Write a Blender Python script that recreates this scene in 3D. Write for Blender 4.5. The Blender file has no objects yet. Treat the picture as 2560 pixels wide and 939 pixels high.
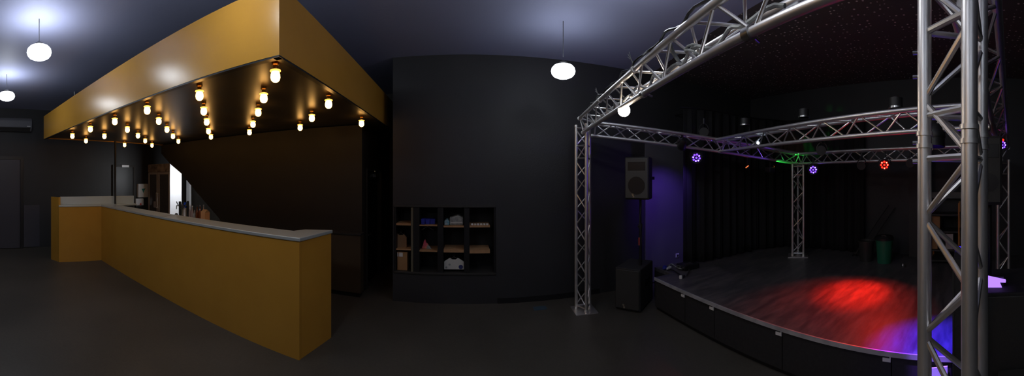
import bpy, bmesh, math, random
from mathutils import Vector, Matrix
PI = math.pi
sin, cos, tan = math.sin, math.cos, math.tan
random.seed(7)
SC = bpy.context.scene
COL = SC.collection
H = 1.70                      # eye height
F = 800.0                     # pixels per radian of the panorama

# ------------------------------------------------------------------ helpers
def az(px): return (px - 1165.0) / F
def P(px, r, z=0.0): return Vector((r*sin(az(px)), r*cos(az(px)), z))
def zz(py, r): return H + (443.0 - py) * r / F
def on_floor(px, py): return P(px, F*H/(py-443.0))
def V(*a): return Vector(a)

class MB:
    def __init__(s): s.bm = bmesh.new()
    def add(s, verts, faces):
        vs = [s.bm.verts.new(v) for v in verts]
        for f in faces:
            try: s.bm.faces.new([vs[i] for i in f])
            except ValueError: pass
        return s
    def box(s, x0, x1, y0, y1, z0, z1):
        v = [(x, y, z) for x in (x0, x1) for y in (y0, y1) for z in (z0, z1)]
        return s.add(v, [(0,1,3,2),(4,6,7,5),(0,4,5,1),(2,3,7,6),(0,2,6,4),(1,5,7,3)])
    def obox(s, c, ax, ay, az_, hx, hy, hz):
        c = Vector(c)
        v = [c + ax*(i*hx) + ay*(j*hy) + az_*(k*hz) for i in (-1,1) for j in (-1,1) for k in (-1,1)]
        return s.add(v, [(0,1,3,2),(4,6,7,5),(0,4,5,1),(2,3,7,6),(0,2,6,4),(1,5,7,3)])
    def prism(s, poly, z0, z1):
        n = len(poly)
        v = [(p[0], p[1], z0) for p in poly] + [(p[0], p[1], z1) for p in poly]
        return s.add(v, [tuple(range(n))[::-1], tuple(range(n, 2*n))] + [(i, (i+1)%n, n+(i+1)%n, n+i) for i in range(n)])
    def extr(s, poly, d):
        """3-D polygon pushed along d"""
        n = len(poly); d = Vector(d)
        v = [Vector(p) for p in poly] + [Vector(p)+d for p in poly]
        return s.add(v, [tuple(range(n))[::-1], tuple(range(n, 2*n))] + [(i, (i+1)%n, n+(i+1)%n, n+i) for i in range(n)])
    def tube(s, p0, p1, r, seg=10, r1=None, caps=True):
        p0, p1 = Vector(p0), Vector(p1); r1 = r if r1 is None else r1
        d = (p1-p0).normalized()
        a = d.orthogonal().normalized(); b = d.cross(a)
        v = [p0 + (a*cos(2*PI*i/seg) + b*sin(2*PI*i/seg))*r for i in range(seg)]
        v += [p1 + (a*cos(2*PI*i/seg) + b*sin(2*PI*i/seg))*r1 for i in range(seg)]
        f = [(i, (i+1)%seg, seg+(i+1)%seg, seg+i) for i in range(seg)]
        if caps: f += [tuple(range(seg))[::-1], tuple(range(seg, 2*seg))]
        return s.add(v, f)
    def path(s, pts, r, seg=6):
        pts = [Vector(p) for p in pts]; n = len(pts)
        rings = []; a = None
        for i, p in enumerate(pts):
            d = (pts[min(i+1, n-1)] - pts[max(i-1, 0)]).normalized()
            if a is None: a = d.orthogonal().normalized()
            a = (a - d*a.dot(d)).normalized(); b = d.cross(a)
            rings.append([p + (a*cos(2*PI*k/seg) + b*sin(2*PI*k/seg))*r for k in range(seg)])
        v = [q for rg in rings for q in rg]
        f = [(i*seg+k, i*seg+(k+1)%seg, (i+1)*seg+(k+1)%seg, (i+1)*seg+k) for i in range(n-1) for k in range(seg)]
        f += [tuple(range(seg))[::-1], tuple(range((n-1)*seg, n*seg))]
        return s.add(v, f)
    def lathe(s, prof, c=(0,0,0), axis=(0,0,1), seg=24):
        """prof = [(radius, height along axis)]"""
        c = Vector(c); d = Vector(axis).normalized(); a = d.orthogonal().normalized(); b = d.cross(a)
        v, rows = [], []
        for (r, h) in prof:
            if r < 1e-6: rows.append([len(v)]); v.append(c + d*h)
            else:
                rows.append(list(range(len(v), len(v)+seg)))
                v += [c + d*h + (a*cos(2*PI*i/seg) + b*sin(2*PI*i/seg))*r for i in range(seg)]
        f = []
        for A, B in zip(rows, rows[1:]):
            for i in range(seg):
                j = (i+1) % seg
                if len(A) == 1 and len(B) == 1: continue
                if len(A) == 1: f.append((A[0], B[j], B[i]))
                elif len(B) == 1: f.append((A[i], A[j], B[0]))
                else: f.append((A[i], A[j], B[j], B[i]))
        if len(rows[0]) > 1: f.append(tuple(rows[0])[::-1])
        if len(rows[-1]) > 1: f.append(tuple(rows[-1]))
        return s.add(v, f)
    def grid(s, fn, nu, nv):
        v = [fn(i/nu, j/nv) for i in range(nu+1) for j in range(nv+1)]
        return s.add(v, [(i*(nv+1)+j, (i+1)*(nv+1)+j, (i+1)*(nv+1)+j+1, i*(nv+1)+j+1) for i in range(nu) for j in range(nv)])
    def build(s, name, mat, parent=None, smooth=False, bevel=0, solid=0):
        bmesh.ops.recalc_face_normals(s.bm, faces=s.bm.faces)
        if parent is None:
            co = [v.co for v in s.bm.verts]
            o0 = V((min(c.x for c in co)+max(c.x for c in co))/2, (min(c.y for c in co)+max(c.y for c in co))/2, min(c.z for c in co))
        else: o0 = wloc(parent)
        for v in s.bm.verts: v.co -= o0
        me = bpy.data.meshes.new(name); s.bm.to_mesh(me); s.bm.free()
        o = bpy.data.objects.new(name, me); COL.objects.link(o)
        me.materials.append(mat)
        if smooth:
            for p in me.polygons: p.use_smooth = True
            me.set_sharp_from_angle(angle=math.radians(40))
        if parent is None: o.location = o0
        else: o.parent = parent
        if solid:
            m = o.modifiers.new('thickness', 'SOLIDIFY'); m.thickness = solid; m.offset = 0
        if bevel:
            m = o.modifiers.new('soft_edge', 'BEVEL'); m.width = bevel; m.segments = 2; m.limit_method = 'ANGLE'
        return o

def wloc(o):
    l = Vector((0,0,0))
    while o is not None: l += o.location; o = o.parent
    return l
def thing(name, loc, label, cat, group=None):
    o = bpy.data.objects.new(name, None); COL.objects.link(o); o.location = loc
    o.empty_display_size = .1
    return tag(o, label, cat, group)
def tag(o, label, cat, group=None, kind=None):
    o['label'] = label; o['category'] = cat
    if group: o['group'] = group
    if kind: o['kind'] = kind
    return o
def structure(o, label=None, cat=None):
    o['kind'] = 'structure'
    if label: o['label'] = label; o['category'] = cat
    return o
def copy_tree(o, parent=None):
    c = o.copy(); COL.objects.link(c)
    if parent is not None: c.parent = parent
    for ch in list(o.children): copy_tree(ch, c)
    return c

# ------------------------------------------------------------------ materials
def mat(name, col, rough=.5, metal=0, spec=.5, emit=None, estr=0, noise=None, bump=None, coat=0, alpha=1):
    m = bpy.data.materials.new(name); m.use_nodes = True
    nt = m.node_tree; b = nt.nodes['Principled BSDF']
    b.inputs['Base Color'].default_value = (*col, 1)
    b.inputs['Roughness'].default_value = rough
    b.inputs['Metallic'].default_value = metal
    b.inputs['Specular IOR Level'].default_value = spec
    b.inputs['Coat Weight'].default_value = coat
    if emit: b.inputs['Emission Color'].default_value = (*emit, 1); b.inputs['Emission Strength'].default_value = estr
    tc = nt.nodes.new('ShaderNodeTexCoord')
    if noise:                     # (scale, second colour, detail)
        n = nt.nodes.new('ShaderNodeTexNoise'); n.inputs['Scale'].default_value = noise[0]; n.inputs['Detail'].default_value = 6
        r = nt.nodes.new('ShaderNodeValToRGB')
        r.color_ramp.elements[0].position = .35; r.color_ramp.elements[1].position = .68
        r.color_ramp.elements[0].color = (*col, 1); r.color_ramp.elements[1].color = (*noise[1], 1)
        nt.links.new(tc.outputs['Object'], n.inputs['Vector']); nt.links.new(n.outputs['Fac'], r.inputs['Fac'])
        nt.links.new(r.outputs['Color'], b.inputs['Base Color'])
    if bump:                      # (scale, strength)
        n = nt.nodes.new('ShaderNodeTexNoise'); n.inputs['Scale'].default_value = bump[0]; n.inputs['Detail'].default_value = 4
        u = nt.nodes.new('ShaderNodeBump'); u.inputs['Strength'].default_value = bump[1]; u.inputs['Distance'].default_value = .01
        nt.links.new(tc.outputs['Object'], n.inputs['Vector']); nt.links.new(n.outputs['Fac'], u.inputs['Height'])
        nt.links.new(u.outputs['Normal'], b.inputs['Normal'])
    return m
def glow(name, col, s):
    m = bpy.data.materials.new(name); m.use_nodes = True; nt = m.node_tree
    nt.nodes.remove(nt.nodes['Principled BSDF'])
    e = nt.nodes.new('ShaderNodeEmission'); e.inputs['Color'].default_value = (*col, 1); e.inputs['Strength'].default_value = s
    nt.links.new(e.outputs[0], nt.nodes['Material Output'].inputs['Surface'])
    return m

LAMP = 26.0
M = dict(
    wall   = mat('matt_black_wall_paint', (.029,.029,.031), .6, noise=(1.3, (.034,.034,.036)), bump=(60, .15)),
    wallb  = mat('black_brown_bar_wall', (.022,.018,.014), .6, noise=(2, (.027,.022,.017))),
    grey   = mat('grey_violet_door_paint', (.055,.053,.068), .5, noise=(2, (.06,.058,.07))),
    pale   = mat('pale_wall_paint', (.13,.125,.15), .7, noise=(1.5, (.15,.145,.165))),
    gold   = mat('ochre_gold_paint', (.60,.30,.040), .26, spec=.5, noise=(3, (.56,.275,.036)), bump=(150, .03)),
    soffit = mat('dark_brown_soffit', (.040,.033,.026), .38, noise=(2, (.048,.040,.030))),
    steel  = mat('brushed_stainless_steel', (.62,.67,.65), .42, .45),
    alu    = mat('aluminium_truss_tube', (.90,.89,.87), .42, .92, noise=(9, (.80,.79,.78))),
    aluz   = mat('aluminium_truss_rod', (.90,.89,.87), .34, .95),
    black  = mat('black_plastic', (.012,.012,.013), .45),
    blackw = mat('black_carpeted_wood', (.018,.017,.017), .8, noise=(40, (.026,.024,.023))),
    grille = mat('speaker_grille', (.075,.073,.066), .55, noise=(220, (.10,.098,.088))),
    grilled= mat('dark_speaker_grille', (.030,.029,.026), .6, noise=(220, (.042,.041,.037))),
    cloth  = mat('black_curtain_cloth', (.010,.010,.0105), .9),
    wood   = mat('chipboard_edge', (.46,.27,.13), .6, noise=(12, (.38,.21,.10))),
    white  = mat('white_enamel', (.8,.8,.82), .35),
    paper  = mat('white_paper', (.75,.74,.72), .8),
    glass  = mat('dark_cooler_glass', (.10,.095,.09), .12, spec=.6),
    brownf = mat('brown_cooler_frame', (.46,.38,.31), .45, noise=(4, (.40,.33,.27))),
    header = mat('brown_cooler_header', (.55,.40,.28), .5, noise=(7, (.15,.10,.07))),
    green  = mat('green_bin_plastic', (.018,.16,.085), .45),
    dkgrey = mat('dark_grey_plastic', (.035,.034,.032), .5),
    card   = mat('brown_cardboard', (.40,.22,.09), .75, noise=(5, (.36,.19,.08))),
    cardp  = mat('pale_cardboard', (.50,.44,.42), .75),
    orange = mat('orange_shelf_post', (.45,.17,.03), .5),
    blue   = mat('blue_box_card', (.02,.03,.32), .5),
    teal   = mat('teal_print', (.02,.20,.16), .6),
    red    = mat('red_print', (.6,.03,.02), .5),
    pink   = mat('pink_cloth', (.62,.07,.13), .8, noise=(14, (.75,.30,.18))),
    tan_   = mat('tan_cloth', (.34,.20,.10), .85, noise=(8, (.28,.16,.08))),
    greyc  = mat('grey_wrapped_goods', (.36,.38,.36), .6, noise=(22, (.20,.21,.21))),
    tee    = mat('white_tshirt_cloth', (.60,.60,.56), .9),
    ink    = mat('navy_print', (.03,.04,.16), .8),
    bottle = mat('brown_bottle_glass', (.16,.045,.012), .12, spec=.6),
    clearb = mat('pale_bottle_glass', (.42,.32,.30), .15),
    brass  = mat('brass_lamp_socket', (.30,.19,.08), .35, 1),
    leaf   = mat('dry_leaf', (.06,.07,.05), .7),
    badge  = mat('silver_badge', (.6,.6,.58), .3, 1),
    plate  = mat('slate_blue_floor_patch', (.05,.09,.13), .45),
    lamp   = glow('high_bay_diffuser_light', (.86,.92,1.0), LAMP),
    lampw  = glow('work_light_diffuser_light', (.90,.94,1.0), LAMP*1.4),
    lampd  = glow('dimmer_high_bay_light', (.86,.92,1.0), LAMP*.42),
    cable  = mat('grey_lamp_cable', (.10,.10,.12), .6),
    lampx  = glow('added_work_light', (.92,.94,1.0), LAMP*.8),
    bulbg  = glow('warm_filament_glow', (1.0,.52,.14), 10.0),
    bulbe  = glow('amber_bulb_glass_glow', (1.0,.36,.05), 3.5),
    strip  = glow('added_tube_glow', (.93,.96,1.0), 260.0),
    flood  = glow('warm_white_floodlight', (1.0,.80,.62), 150.0),
    ledv   = glow('violet_led', (.16,.05,1.0), 2.2),
    ledvw  = glow('violet_led_core', (.55,.40,1.0), 5.0),
    ledr   = glow('red_led', (1.0,.02,.01), 2.2),
    ledrw  = glow('red_led_core', (1.0,.25,.14), 5.0),
    ledw   = glow('cool_white_led', (.65,.8,1.0), 5.0),
    ledo   = glow('orange_pilot_led', (1.0,.18,.05), 1.5),
    panelv = glow('violet_panel_glow', (.40,.20,1.0), 1.25),
    led_off= mat('unlit_lens', (.10,.10,.11), .15),
)
def floor_mat():
    m = mat('dark_vinyl_floor', (.05,.05,.05), .42); nt = m.node_tree; b = nt.nodes['Principled BSDF']
    tc = nt.nodes.new('ShaderNodeTexCoord')
    n = nt.nodes.new('ShaderNodeTexNoise'); n.inputs['Scale'].default_value = .9; n.inputs['Detail'].default_value = 8
    n2 = nt.nodes.new('ShaderNodeTexNoise'); n2.inputs['Scale'].default_value = 55; n2.inputs['Detail'].default_value = 3
    mx = nt.nodes.new('ShaderNodeMath'); mx.operation = 'MULTIPLY_ADD'; mx.inputs[1].default_value = .45
    r = nt.nodes.new('ShaderNodeValToRGB')
    r.color_ramp.elements[0].position = .45; r.color_ramp.elements[0].color = (.052,.049,.041,1)
    r.color_ramp.elements[1].position = .95; r.color_ramp.elements[1].color = (.095,.086,.070,1)
    nt.links.new(tc.outputs['Object'], n.inputs['Vector']); nt.links.new(tc.outputs['Object'], n2.inputs['Vector'])
    nt.links.new(n2.outputs['Fac'], mx.inputs[0]); nt.links.new(n.outputs['Fac'], mx.inputs[2])
    nt.links.new(mx.outputs[0], r.inputs['Fac']); nt.links.new(r.outputs['Color'], b.inputs['Base Color'])
    return m
def stage_mat():
    m = mat('scuffed_black_stage_deck', (.05,.05,.05), .35); nt = m.node_tree; b = nt.nodes['Principled BSDF']
    tc = nt.nodes.new('ShaderNodeTexCoord'); mp = nt.nodes.new('ShaderNodeMapping')
    mp.inputs['Rotation'].default_value = (0, 0, .5); mp.inputs['Scale'].default_value = (2.0, 9.0, 1)
    n = nt.nodes.new('ShaderNodeTexNoise'); n.inputs['Scale'].default_value = 1.6; n.inputs['Detail'].default_value = 8; n.inputs['Roughness'].default_value = .65
    r = nt.nodes.new('ShaderNodeValToRGB')
    r.color_ramp.elements[0].position = .40; r.color_ramp.elements[0].color = (.060,.057,.062,1)
    r.color_ramp.elements[1].position = .75; r.color_ramp.elements[1].color = (.17,.15,.145,1)
    rr = nt.nodes.new('ShaderNodeMapRange'); rr.inputs['To Min'].default_value = .28; rr.inputs['To Max'].default_value = .55
    nt.links.new(tc.outputs['Object'], mp.inputs['Vector']); nt.links.new(mp.outputs[0], n.inputs['Vector'])
    nt.links.new(n.outputs['Fac'], r.inputs['Fac']); nt.links.new(r.outputs['Color'], b.inputs['Base Color'])
    nt.links.new(n.outputs['Fac'], rr.inputs['Value']); nt.links.new(rr.outputs[0], b.inputs['Roughness'])
    return m
def ceiling_mat(speck):
    m = mat('speckled_dark_stage_ceiling' if speck else 'glow_blue_ceiling', (.42,.45,.66), .6, bump=(40, .1))  # blue glow of the lamps is put into the plain ceiling's colour
    nt = m.node_tree; b = nt.nodes['Principled BSDF']
    if speck:
        tc = nt.nodes.new('ShaderNodeTexCoord')
        vo = nt.nodes.new('ShaderNodeTexVoronoi'); vo.inputs['Scale'].default_value = 16; vo.inputs['Randomness'].default_value = .45
        r = nt.nodes.new('ShaderNodeValToRGB'); r.color_ramp.interpolation = 'LINEAR'
        r.color_ramp.elements[0].position = .15; r.color_ramp.elements[0].color = (.95,.88,.82,1)
        r.color_ramp.elements[1].position = .21; r.color_ramp.elements[1].color = (.13,.118,.112,1)
        nt.links.new(tc.outputs['Object'], vo.inputs['Vector']); nt.links.new(vo.outputs['Distance'], r.inputs['Fac'])
        nt.links.new(r.outputs['Color'], b.inputs['Base Color'])
    return m
M['floor'] = floor_mat(); M['deck'] = stage_mat(); M['ceil'] = ceiling_mat(False); M['ceils'] = ceiling_mat(True)

# ------------------------------------------------------------------ camera
cd = bpy.data.cameras.new('camera'); cam = bpy.data.objects.new('camera', cd); COL.objects.link(cam); SC.camera = cam
cam.location = (0, 0, H); cam.rotation_euler = (PI/2, 0, -(1280-1165)/F)
cd.type = 'PANO'; cd.panorama_type = 'CENTRAL_CYLINDRICAL'
cd.central_cylindrical_range_u_min = -1280/F; cd.central_cylindrical_range_u_max = 1280/F
cd.central_cylindrical_range_v_max = 443/F; cd.central_cylindrical_range_v_min = -(939-443)/F
cd.central_cylindrical_radius = 1.0
cd.clip_start = .02

# ------------------------------------------------------------------ room shell
ZSTG = H-1.283
XL, XR, YN, YB, YE, ZC = -7.6, 5.3, -2.6, 4.30, 6.15, 3.35
structure(MB().box(XL-.15, XR+.15, YN-.15, YE+.15, -.12, 0).build('floor', M['floor']))
def cx(y): return 2.05 + .161*(y+.35)
structure(MB().prism([(XL-.15,YN-.15),(cx(YN-.15),YN-.15),(cx(YE+.15),YE+.15),(XL-.15,YE+.15)], ZC, ZC+.12).build('ceiling', M['ceil']))
structure(MB().prism([(cx(YN-.15),YN-.15),(XR+.15,YN-.15),(XR+.15,YE+.15),(cx(YE+.15),YE+.15)], ZC, ZC+.12).build('ceiling_stage', M['ceils']))
structure(MB().box(XL-.15, XL, YN-.15, YE+.15, 0, ZC).build('wall_left', M['wall']))
structure(MB().box(XR, XR+.15, YN-.15, YE+.15, 0, ZC).build('wall_right', M['wall']))
structure(MB().box(XL, XR, YN-.15, YN, 0, ZC).build('wall_near', M['wall']))
structure(MB().box(XL, -1.0, YE, YE+.15, 0, ZC).build('wall_far', M['wallb']))
# wall with the built-in shelf niche
NX0, NX1, NZ0, NZ1 = -.985, .405, .385, 1.325
b = MB()
b.box(-1.0, NX0, YB, YE, 0, ZC); b.box(NX1, XR, YB, YB+.4, 0, ZC)
b.box(NX0, NX1, YB, YB+.4, 0, NZ0); b.box(NX0, NX1, YB, YB+.4, NZ1, ZC); b.box(NX0, NX1, YB+.36, YB+.4, NZ0, NZ1)
structure(b.build('wall_back', M['wall']))
structure(MB().box(NX1+.02, 1.9, YB-.012, YB, 0, .07).build('baseboard_back', M['black']))
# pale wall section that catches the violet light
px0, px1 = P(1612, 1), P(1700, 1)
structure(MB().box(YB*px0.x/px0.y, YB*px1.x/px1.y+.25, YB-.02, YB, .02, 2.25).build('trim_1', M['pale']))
# bar back wall with the slanted under-stair opening, and the side wall with the service door
YW = 4.45
def W(px, py): 
    r = YW/cos(az(px)); return V(r*sin(az(px)), YW, zz(py, r))
poly = [V(-1.5, YW, 0), V(-1.5, YW, 2.47), V(-6.25, YW, 2.47), V(-6.25, YW, 2.27), W(425,409), W(452,432), W(490,478), W(550,548), V(-4.30, YW, 0)]
structure(MB().extr(poly, (0,.13,0)).build('wall_bar', M['wallb']))
b = MB(); DY0, DY1, DZ = 4.66, 5.52, 1.84
b.box(-1.63,-1.5, YW+.13, DY0, 0, 2.47); b.box(-1.63,-1.5, DY1, YE, 0, 2.47); b.box(-1.63,-1.5, DY0, DY1, DZ, 2.47)
structure(b.build('wall_corridor', M['wallb']))
d = MB().box(-1.60,-1.555, DY0+.035, DY1-.035, .01, DZ-.03).build('door_1', M['black']); structure(d)
fr = MB(); fr.box(-1.61,-1.485, DY0, DY0+.035, 0, DZ); fr.box(-1.61,-1.485, DY1-.035, DY1, 0, DZ); fr.box(-1.61,-1.485, DY0+.035, DY1-.035, DZ-.03, DZ)
structure(fr.build('trim_2', M['dkgrey']))
h = MB(); h.tube((-1.555,4.77,.80),(-1.50,4.77,.80),.010); h.tube((-1.50,4.77,.80),(-1.50,4.89,.80),.010); h.box(-1.556,-1.548,4.745,4.795,.70,.90)
h.build('door_handle', M['badge'], d)
c = MB(); c.box(-1.555,-1.505,5.20,5.42,1.70,1.76); c.tube((-1.52,5.25,1.765),(-1.47,5.02,1.80),.008)
c.build('door_closer', M['badge'], d)
# left wall: door with frame, dado panel, door behind the bar
d = MB().box(XL, XL+.035, -.1, 1.36, .01, 2.13).build('door_2', M['grey'], bevel=.004); structure(d)
b = MB(); b.box(XL, XL+.06, 1.36, 1.43, 0, 2.20); b.box(XL, XL+.06, -.17, -.1, 0, 2.20); b.box(XL, XL+.06, -.1, 1.36, 2.13, 2.20)
structure(b.build('trim_3', M['black']))
b = MB(); b.tube((XL+.035,.02,1.02),(XL+.09,.02,1.02),.011); b.tube((XL+.09,.02,1.02),(XL+.09,.15,1.02),.011); b.box(XL+.035,XL+.042,-.01,.05,.93,1.11)
b.build('door_handle', M['badge'], d)
structure(MB().box(XL, XL+.02, 1.45, 1.84, .02, 1.03).build('trim_4', M['grey']))
d = MB().box(XL, XL+.03, 3.87, 4.44, .01, 1.98).build('door_3', M['black']); structure(d)
b = MB(); b.tube((XL+.03,4.36,1.0),(XL+.08,4.36,1.0),.01); b.tube((XL+.08,4.36,1.0),(XL+.08,4.25,1.0),.01); b.build('door_handle', M['badge'], d)
b = MB(); b.box(XL, XL+.05, 3.81, 3.87, 0, 2.03); b.box(XL, XL+.05, 4.44, 4.49, 0, 2.03); b.box(XL, XL+.05, 3.87, 4.44, 1.98, 2.03)
structure(b.build('trim_5', M['wallb']))
# rear stage recess: pale grey post and lintel behind the shelving
structure(MB().box(5.10, XR, .62, .96, ZSTG, 2.2).build('pillar', mat('grey_plaster_pillar', (.045,.043,.042), .7)))
structure(MB().box(5.16, XR, -.45, .60, 1.36, 1.46).build('trim_6', mat('grey_lintel', (.16,.16,.15), .7)))

# ------------------------------------------------------------------ bar counter
c_near = V(-1.480, 2.580, 0); c_in = V(-5.97, 2.75, 0); c_leg = V(-6.13, 1.886, 0); c_end = V(-6.40, 1.80, 0)
c_rt = on_floor(828, 843); c_rt = V(c_rt.x, c_rt.y, 0)
ZB, ZT = 1.105, 1.140
bar = thing('bar_counter', ((-3.6, 2.75, 0)), 'long ochre bar counter with steel top under the bulb-lit canopy', 'bar counter')
fdir = (c_in-c_near).normalized(); nin = V(-fdir.y, fdir.x, 0); nin = nin if nin.y > 0 else -nin
def off(p, a, b_): return p + fdir*a + nin*b_
# front panel, end panel, leg panels
b = MB(); b.prism([c_near, c_in, c_in+nin*.04, c_near+nin*.04], 0, ZB); b.build('front_panel', M['gold'], bar)
edir = (c_rt-c_near).normalized(); ein = V(-edir.y, edir.x, 0)
b = MB(); b.prism([c_near+nin*.04, c_rt, c_rt+ein*.04, c_near+nin*.04+ein*.04], 0, ZB); b.build('end_panel', M['gold'], bar)
b = MB(); b.prism([c_rt+ein*.04, c_rt+ein*.33, c_near+nin*.40+ein*.33, c_near+nin*.38+ein*.04], 0, ZB-.01); b.build('end_cabinet', M['blackw'], bar)
ldir = (c_in-c_leg).normalized(); lin = V(-ldir.y, ldir.x, 0); lin = lin if lin.x < 0 else -lin
c_leg2 = c_leg + ldir*1.66
b = MB(); b.prism([c_leg, c_in, c_in+lin*.04, c_leg+lin*.04], 0, ZB); b.build('side_panel', M['gold'], bar)
b = MB(); q = c_end
b.prism([c_leg+lin*.03, q, q+ldir*.04, c_leg+lin*.03+ldir*.04], 0, ZB)
e0 = c_leg+lin*.055
b.prism([e0, q, q+ldir*.04, e0+ldir*.04], ZB, 1.30); b.build('end_panel', M['gold'], bar)
# steel tops
top = MB(); o_ = -.012
top.prism([off(c_near,-.012,o_), off(c_in,.0,o_), off(c_in,.02,.30), off(c_near,.26,.30), off(c_near,.20,.44), c_rt+V(.01,.02,0)], ZB, ZT)
top.build('steel_top', M['steel'], bar, bevel=.006)
t2 = MB(); t2.prism([c_leg-lin*.012, c_in-lin*.012+ldir*.0, c_leg2-lin*.0, c_leg2+lin*.28, c_leg+lin*.28], ZB+.001, ZT-.002)
t2.build('steel_top', M['steel'], bar, bevel=.006)
s = MB(); s.prism([c_leg+lin*.20+ldir*.05, c_leg2+lin*.20, c_leg2+lin*.23, c_leg+lin*.23+ldir*.05], ZT, 1.30); s.build('splashback', M['steel'], bar, bevel=.003)
s = MB(); s.prism([c_leg+lin*.23+ldir*.05, c_leg2+lin*.23, c_leg2+lin*.27, c_leg+lin*.27+ldir*.05], .02, 1.295); s.build('leg_cabinet', M['blackw'], bar)
s = MB(); s.prism([off(c_near,.42,.34), off(c_in,-.25,.34), off(c_in,-.25,.90), off(c_near,.42,.90)], .96, 1.0); s.build('worktop', M['steel'], bar, bevel=.004)
s = MB(); s.prism([off(c_near,.45,.06), off(c_in,-.25,.06), off(c_in,-.25,.85), off(c_near,.45,.85)], .02, .96); s.build('cabinet', M['blackw'], bar)
# joint in the steel top
j = off(c_near, 2.28, 0)
s = MB(); s.obox(j+nin*.15+V(0,0,ZT+.0015), fdir, nin, V(0,0,1), .012, .155, .0015); s.build('top_seam', M['badge'], bar)

# low black flap behind the bar end
fl = thing('bar_gate', (-1.72, 4.33, 0), 'low dark brown gate closing the gap behind the right end of the ochre bar', 'gate')
b = MB(); b.box(-2.1,-1.46, 4.27, 4.40, .06, .88); b.build('gate_panel', mat('dark_brown_laminate', (.075,.052,.030), .45, noise=(3,(.06,.042,.025))), fl, bevel=.004)
b = MB(); b.box(-2.1,-1.45, 4.255, 4.41, .88, .905); b.build('top_rail', M['blackw'], fl, bevel=.003)
b = MB(); b.box(-2.08,-1.48, 4.29, 4.39, 0, .06); b.build('plinth', M['black'], fl)

# post standing on the leg counter
p_ = P(288, 6.78); tag(MB().box(p_.x-.015, p_.x+.015, p_.y-.015, p_.y+.015, ZT-.002, 2.47).build('support_post', M['blackw']), 'slim black post rising from the far bar leg to the canopy', 'post')

# ------------------------------------------------------------------ canopy over the bar
ZS0, ZS1 = 2.471, 2.925
k0 = V(-1.11,1.68,0); k1 = V(-6.23,1.60,0); k2 = V(-1.20, 6.13,0); k3 = V(-6.35, 6.13, 0)
can = thing('bar_canopy', (-3.7, 3.8, ZS0), 'big ochre canopy box with dark underside hung above the bar', 'canopy')
b = MB(); b.prism([k0, k1, k1+V(0,.05,0), k0+V(-.05,.05,0)], ZS0, ZS1); b.build('front_fascia', M['gold'], can)
b = MB(); b.prism([k0, k2, k2+V(-.05,0,0), k0+V(-.05,.05,0)], ZS0, ZS1); b.build('side_fascia', M['gold'], can)
b = MB(); b.prism([k1+V(0,.05,0), k3, k3+V(.05,0,0), k1+V(.05,.05,0)], ZS0, ZS1); b.build('far_fascia', M['gold'], can)
i0, i1, i2, i3 = k0+V(-.052,.052,0), k1+V(.052,.052,0), k2+V(-.052,0,0), k3+V(.052,0,0)
b = MB(); b.prism([i0, i1, i3, i2], ZS0+.012, ZS0+.04); b.build('soffit', M['soffit'], can)
b = MB(); b.prism([i0, i1, i3, i2], ZS1-.03, ZS1-.005); b.build('lid', M['blackw'], can)
b = MB()
for (p, q) in ((k0,k1),(k0,k2)):
    dd = (q-p).normalized(); nn = V(dd.y,-dd.x,0)
    if nn.dot(V(-3.7,3.8,0)-p) < 0: nn = -nn
    b.prism([p+nn*.002, q+nn*.002, q+nn*.048, p+nn*.048], ZS0-.012, ZS0)
b.build('edge_trim', M['black'], can)
for (hx, hy) in ((-1.6,2.2),(-5.8,2.1),(-1.7,5.4),(-5.8,5.4)):
    b = MB(); b.tube((hx,hy,ZS1-.01),(hx,hy,ZC),.012); b.build('hanger_rod', M['aluz'], can)

# bulbs: nine slanting rows of bare bulbs on the soffit
bulbs = [(-1.22,1.80),(-1.64,2.24),(-2.05,2.70),(-2.56,3.26),(-3.06,3.81),(-1.25,2.73),(-1.72,3.29),(-2.19,3.84),(-1.31,3.87),
         (-1.99,1.81),(-2.43,2.27),(-2.88,2.74),(-3.44,3.31),(-3.89,3.80)]
for (x, y) in ((368,277),(397,304),(417.5,325),(432.5,341.5),(446,354),(287,305),(318.5,325),(345,340),(363,353),(380,364),
               (226,324),(261,341.5),(181,341),(215,353),(311.5,363)):
    q = P(x, 544/(443-y)); bulbs.append((q.x, q.y))
proto = None
ZBU = ZS0+.012
bulbs.sort(key=lambda p: (round(p[1]/.52), -p[0]))
rows = ['first','second','third','fourth','fifth','sixth']
for i, (x, y) in enumerate(bulbs):
    if proto is None:
        t = thing('pendant_bulb', (x, y, ZBU), '', 'bulb', 'amber bulbs under the bar canopy')
        b = MB(); b.lathe([(.026,0),(.026,-.018),(.017,-.024),(.017,-.052),(.021,-.056)], (x,y,ZBU), seg=14); b.build('socket', M['brass'], t, True)
        b = MB(); b.lathe([(.017,-.056),(.026,-.066),(.032,-.085),(.034,-.104),(.029,-.124),(.016,-.136),(0,-.140)], (x,y,ZBU), seg=16); b.build('glass_bulb', M['bulbg'], t, True)
        b = MB(); b.lathe([(.018,-.050),(.036,-.056),(.038,-.062),(.030,-.066)], (x,y,ZBU), seg=16); b.build('amber_collar', M['bulbe'], t, True)
        proto = t
    else:
        t = copy_tree(proto); t.location = (x, y, ZBU)
    BULB = t
    bulbs[i] = (x, y, t)
# each bulb named by its depth row and its place counted from the right
byrow = {}
for (x, y, t) in bulbs:
    k = min(range(5), key=lambda n: abs(y - (1.8, 2.25, 2.73, 3.30, 3.83)[n])); byrow.setdefault(k, []).append((x, t))
rn = ['front row under the canopy', 'second row under the canopy', 'middle row under the canopy', 'fourth row under the canopy', 'back row under the canopy']
on = ['first','second','third','fourth','fifth','sixth','seventh','eighth']
for k, L in byrow.items():
    L.sort(key=lambda a: -a[0])
    for n, (x, t) in enumerate(L): t['label'] = f'amber bulb, {on[n]} from the right in the {rn[k]}'

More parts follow.
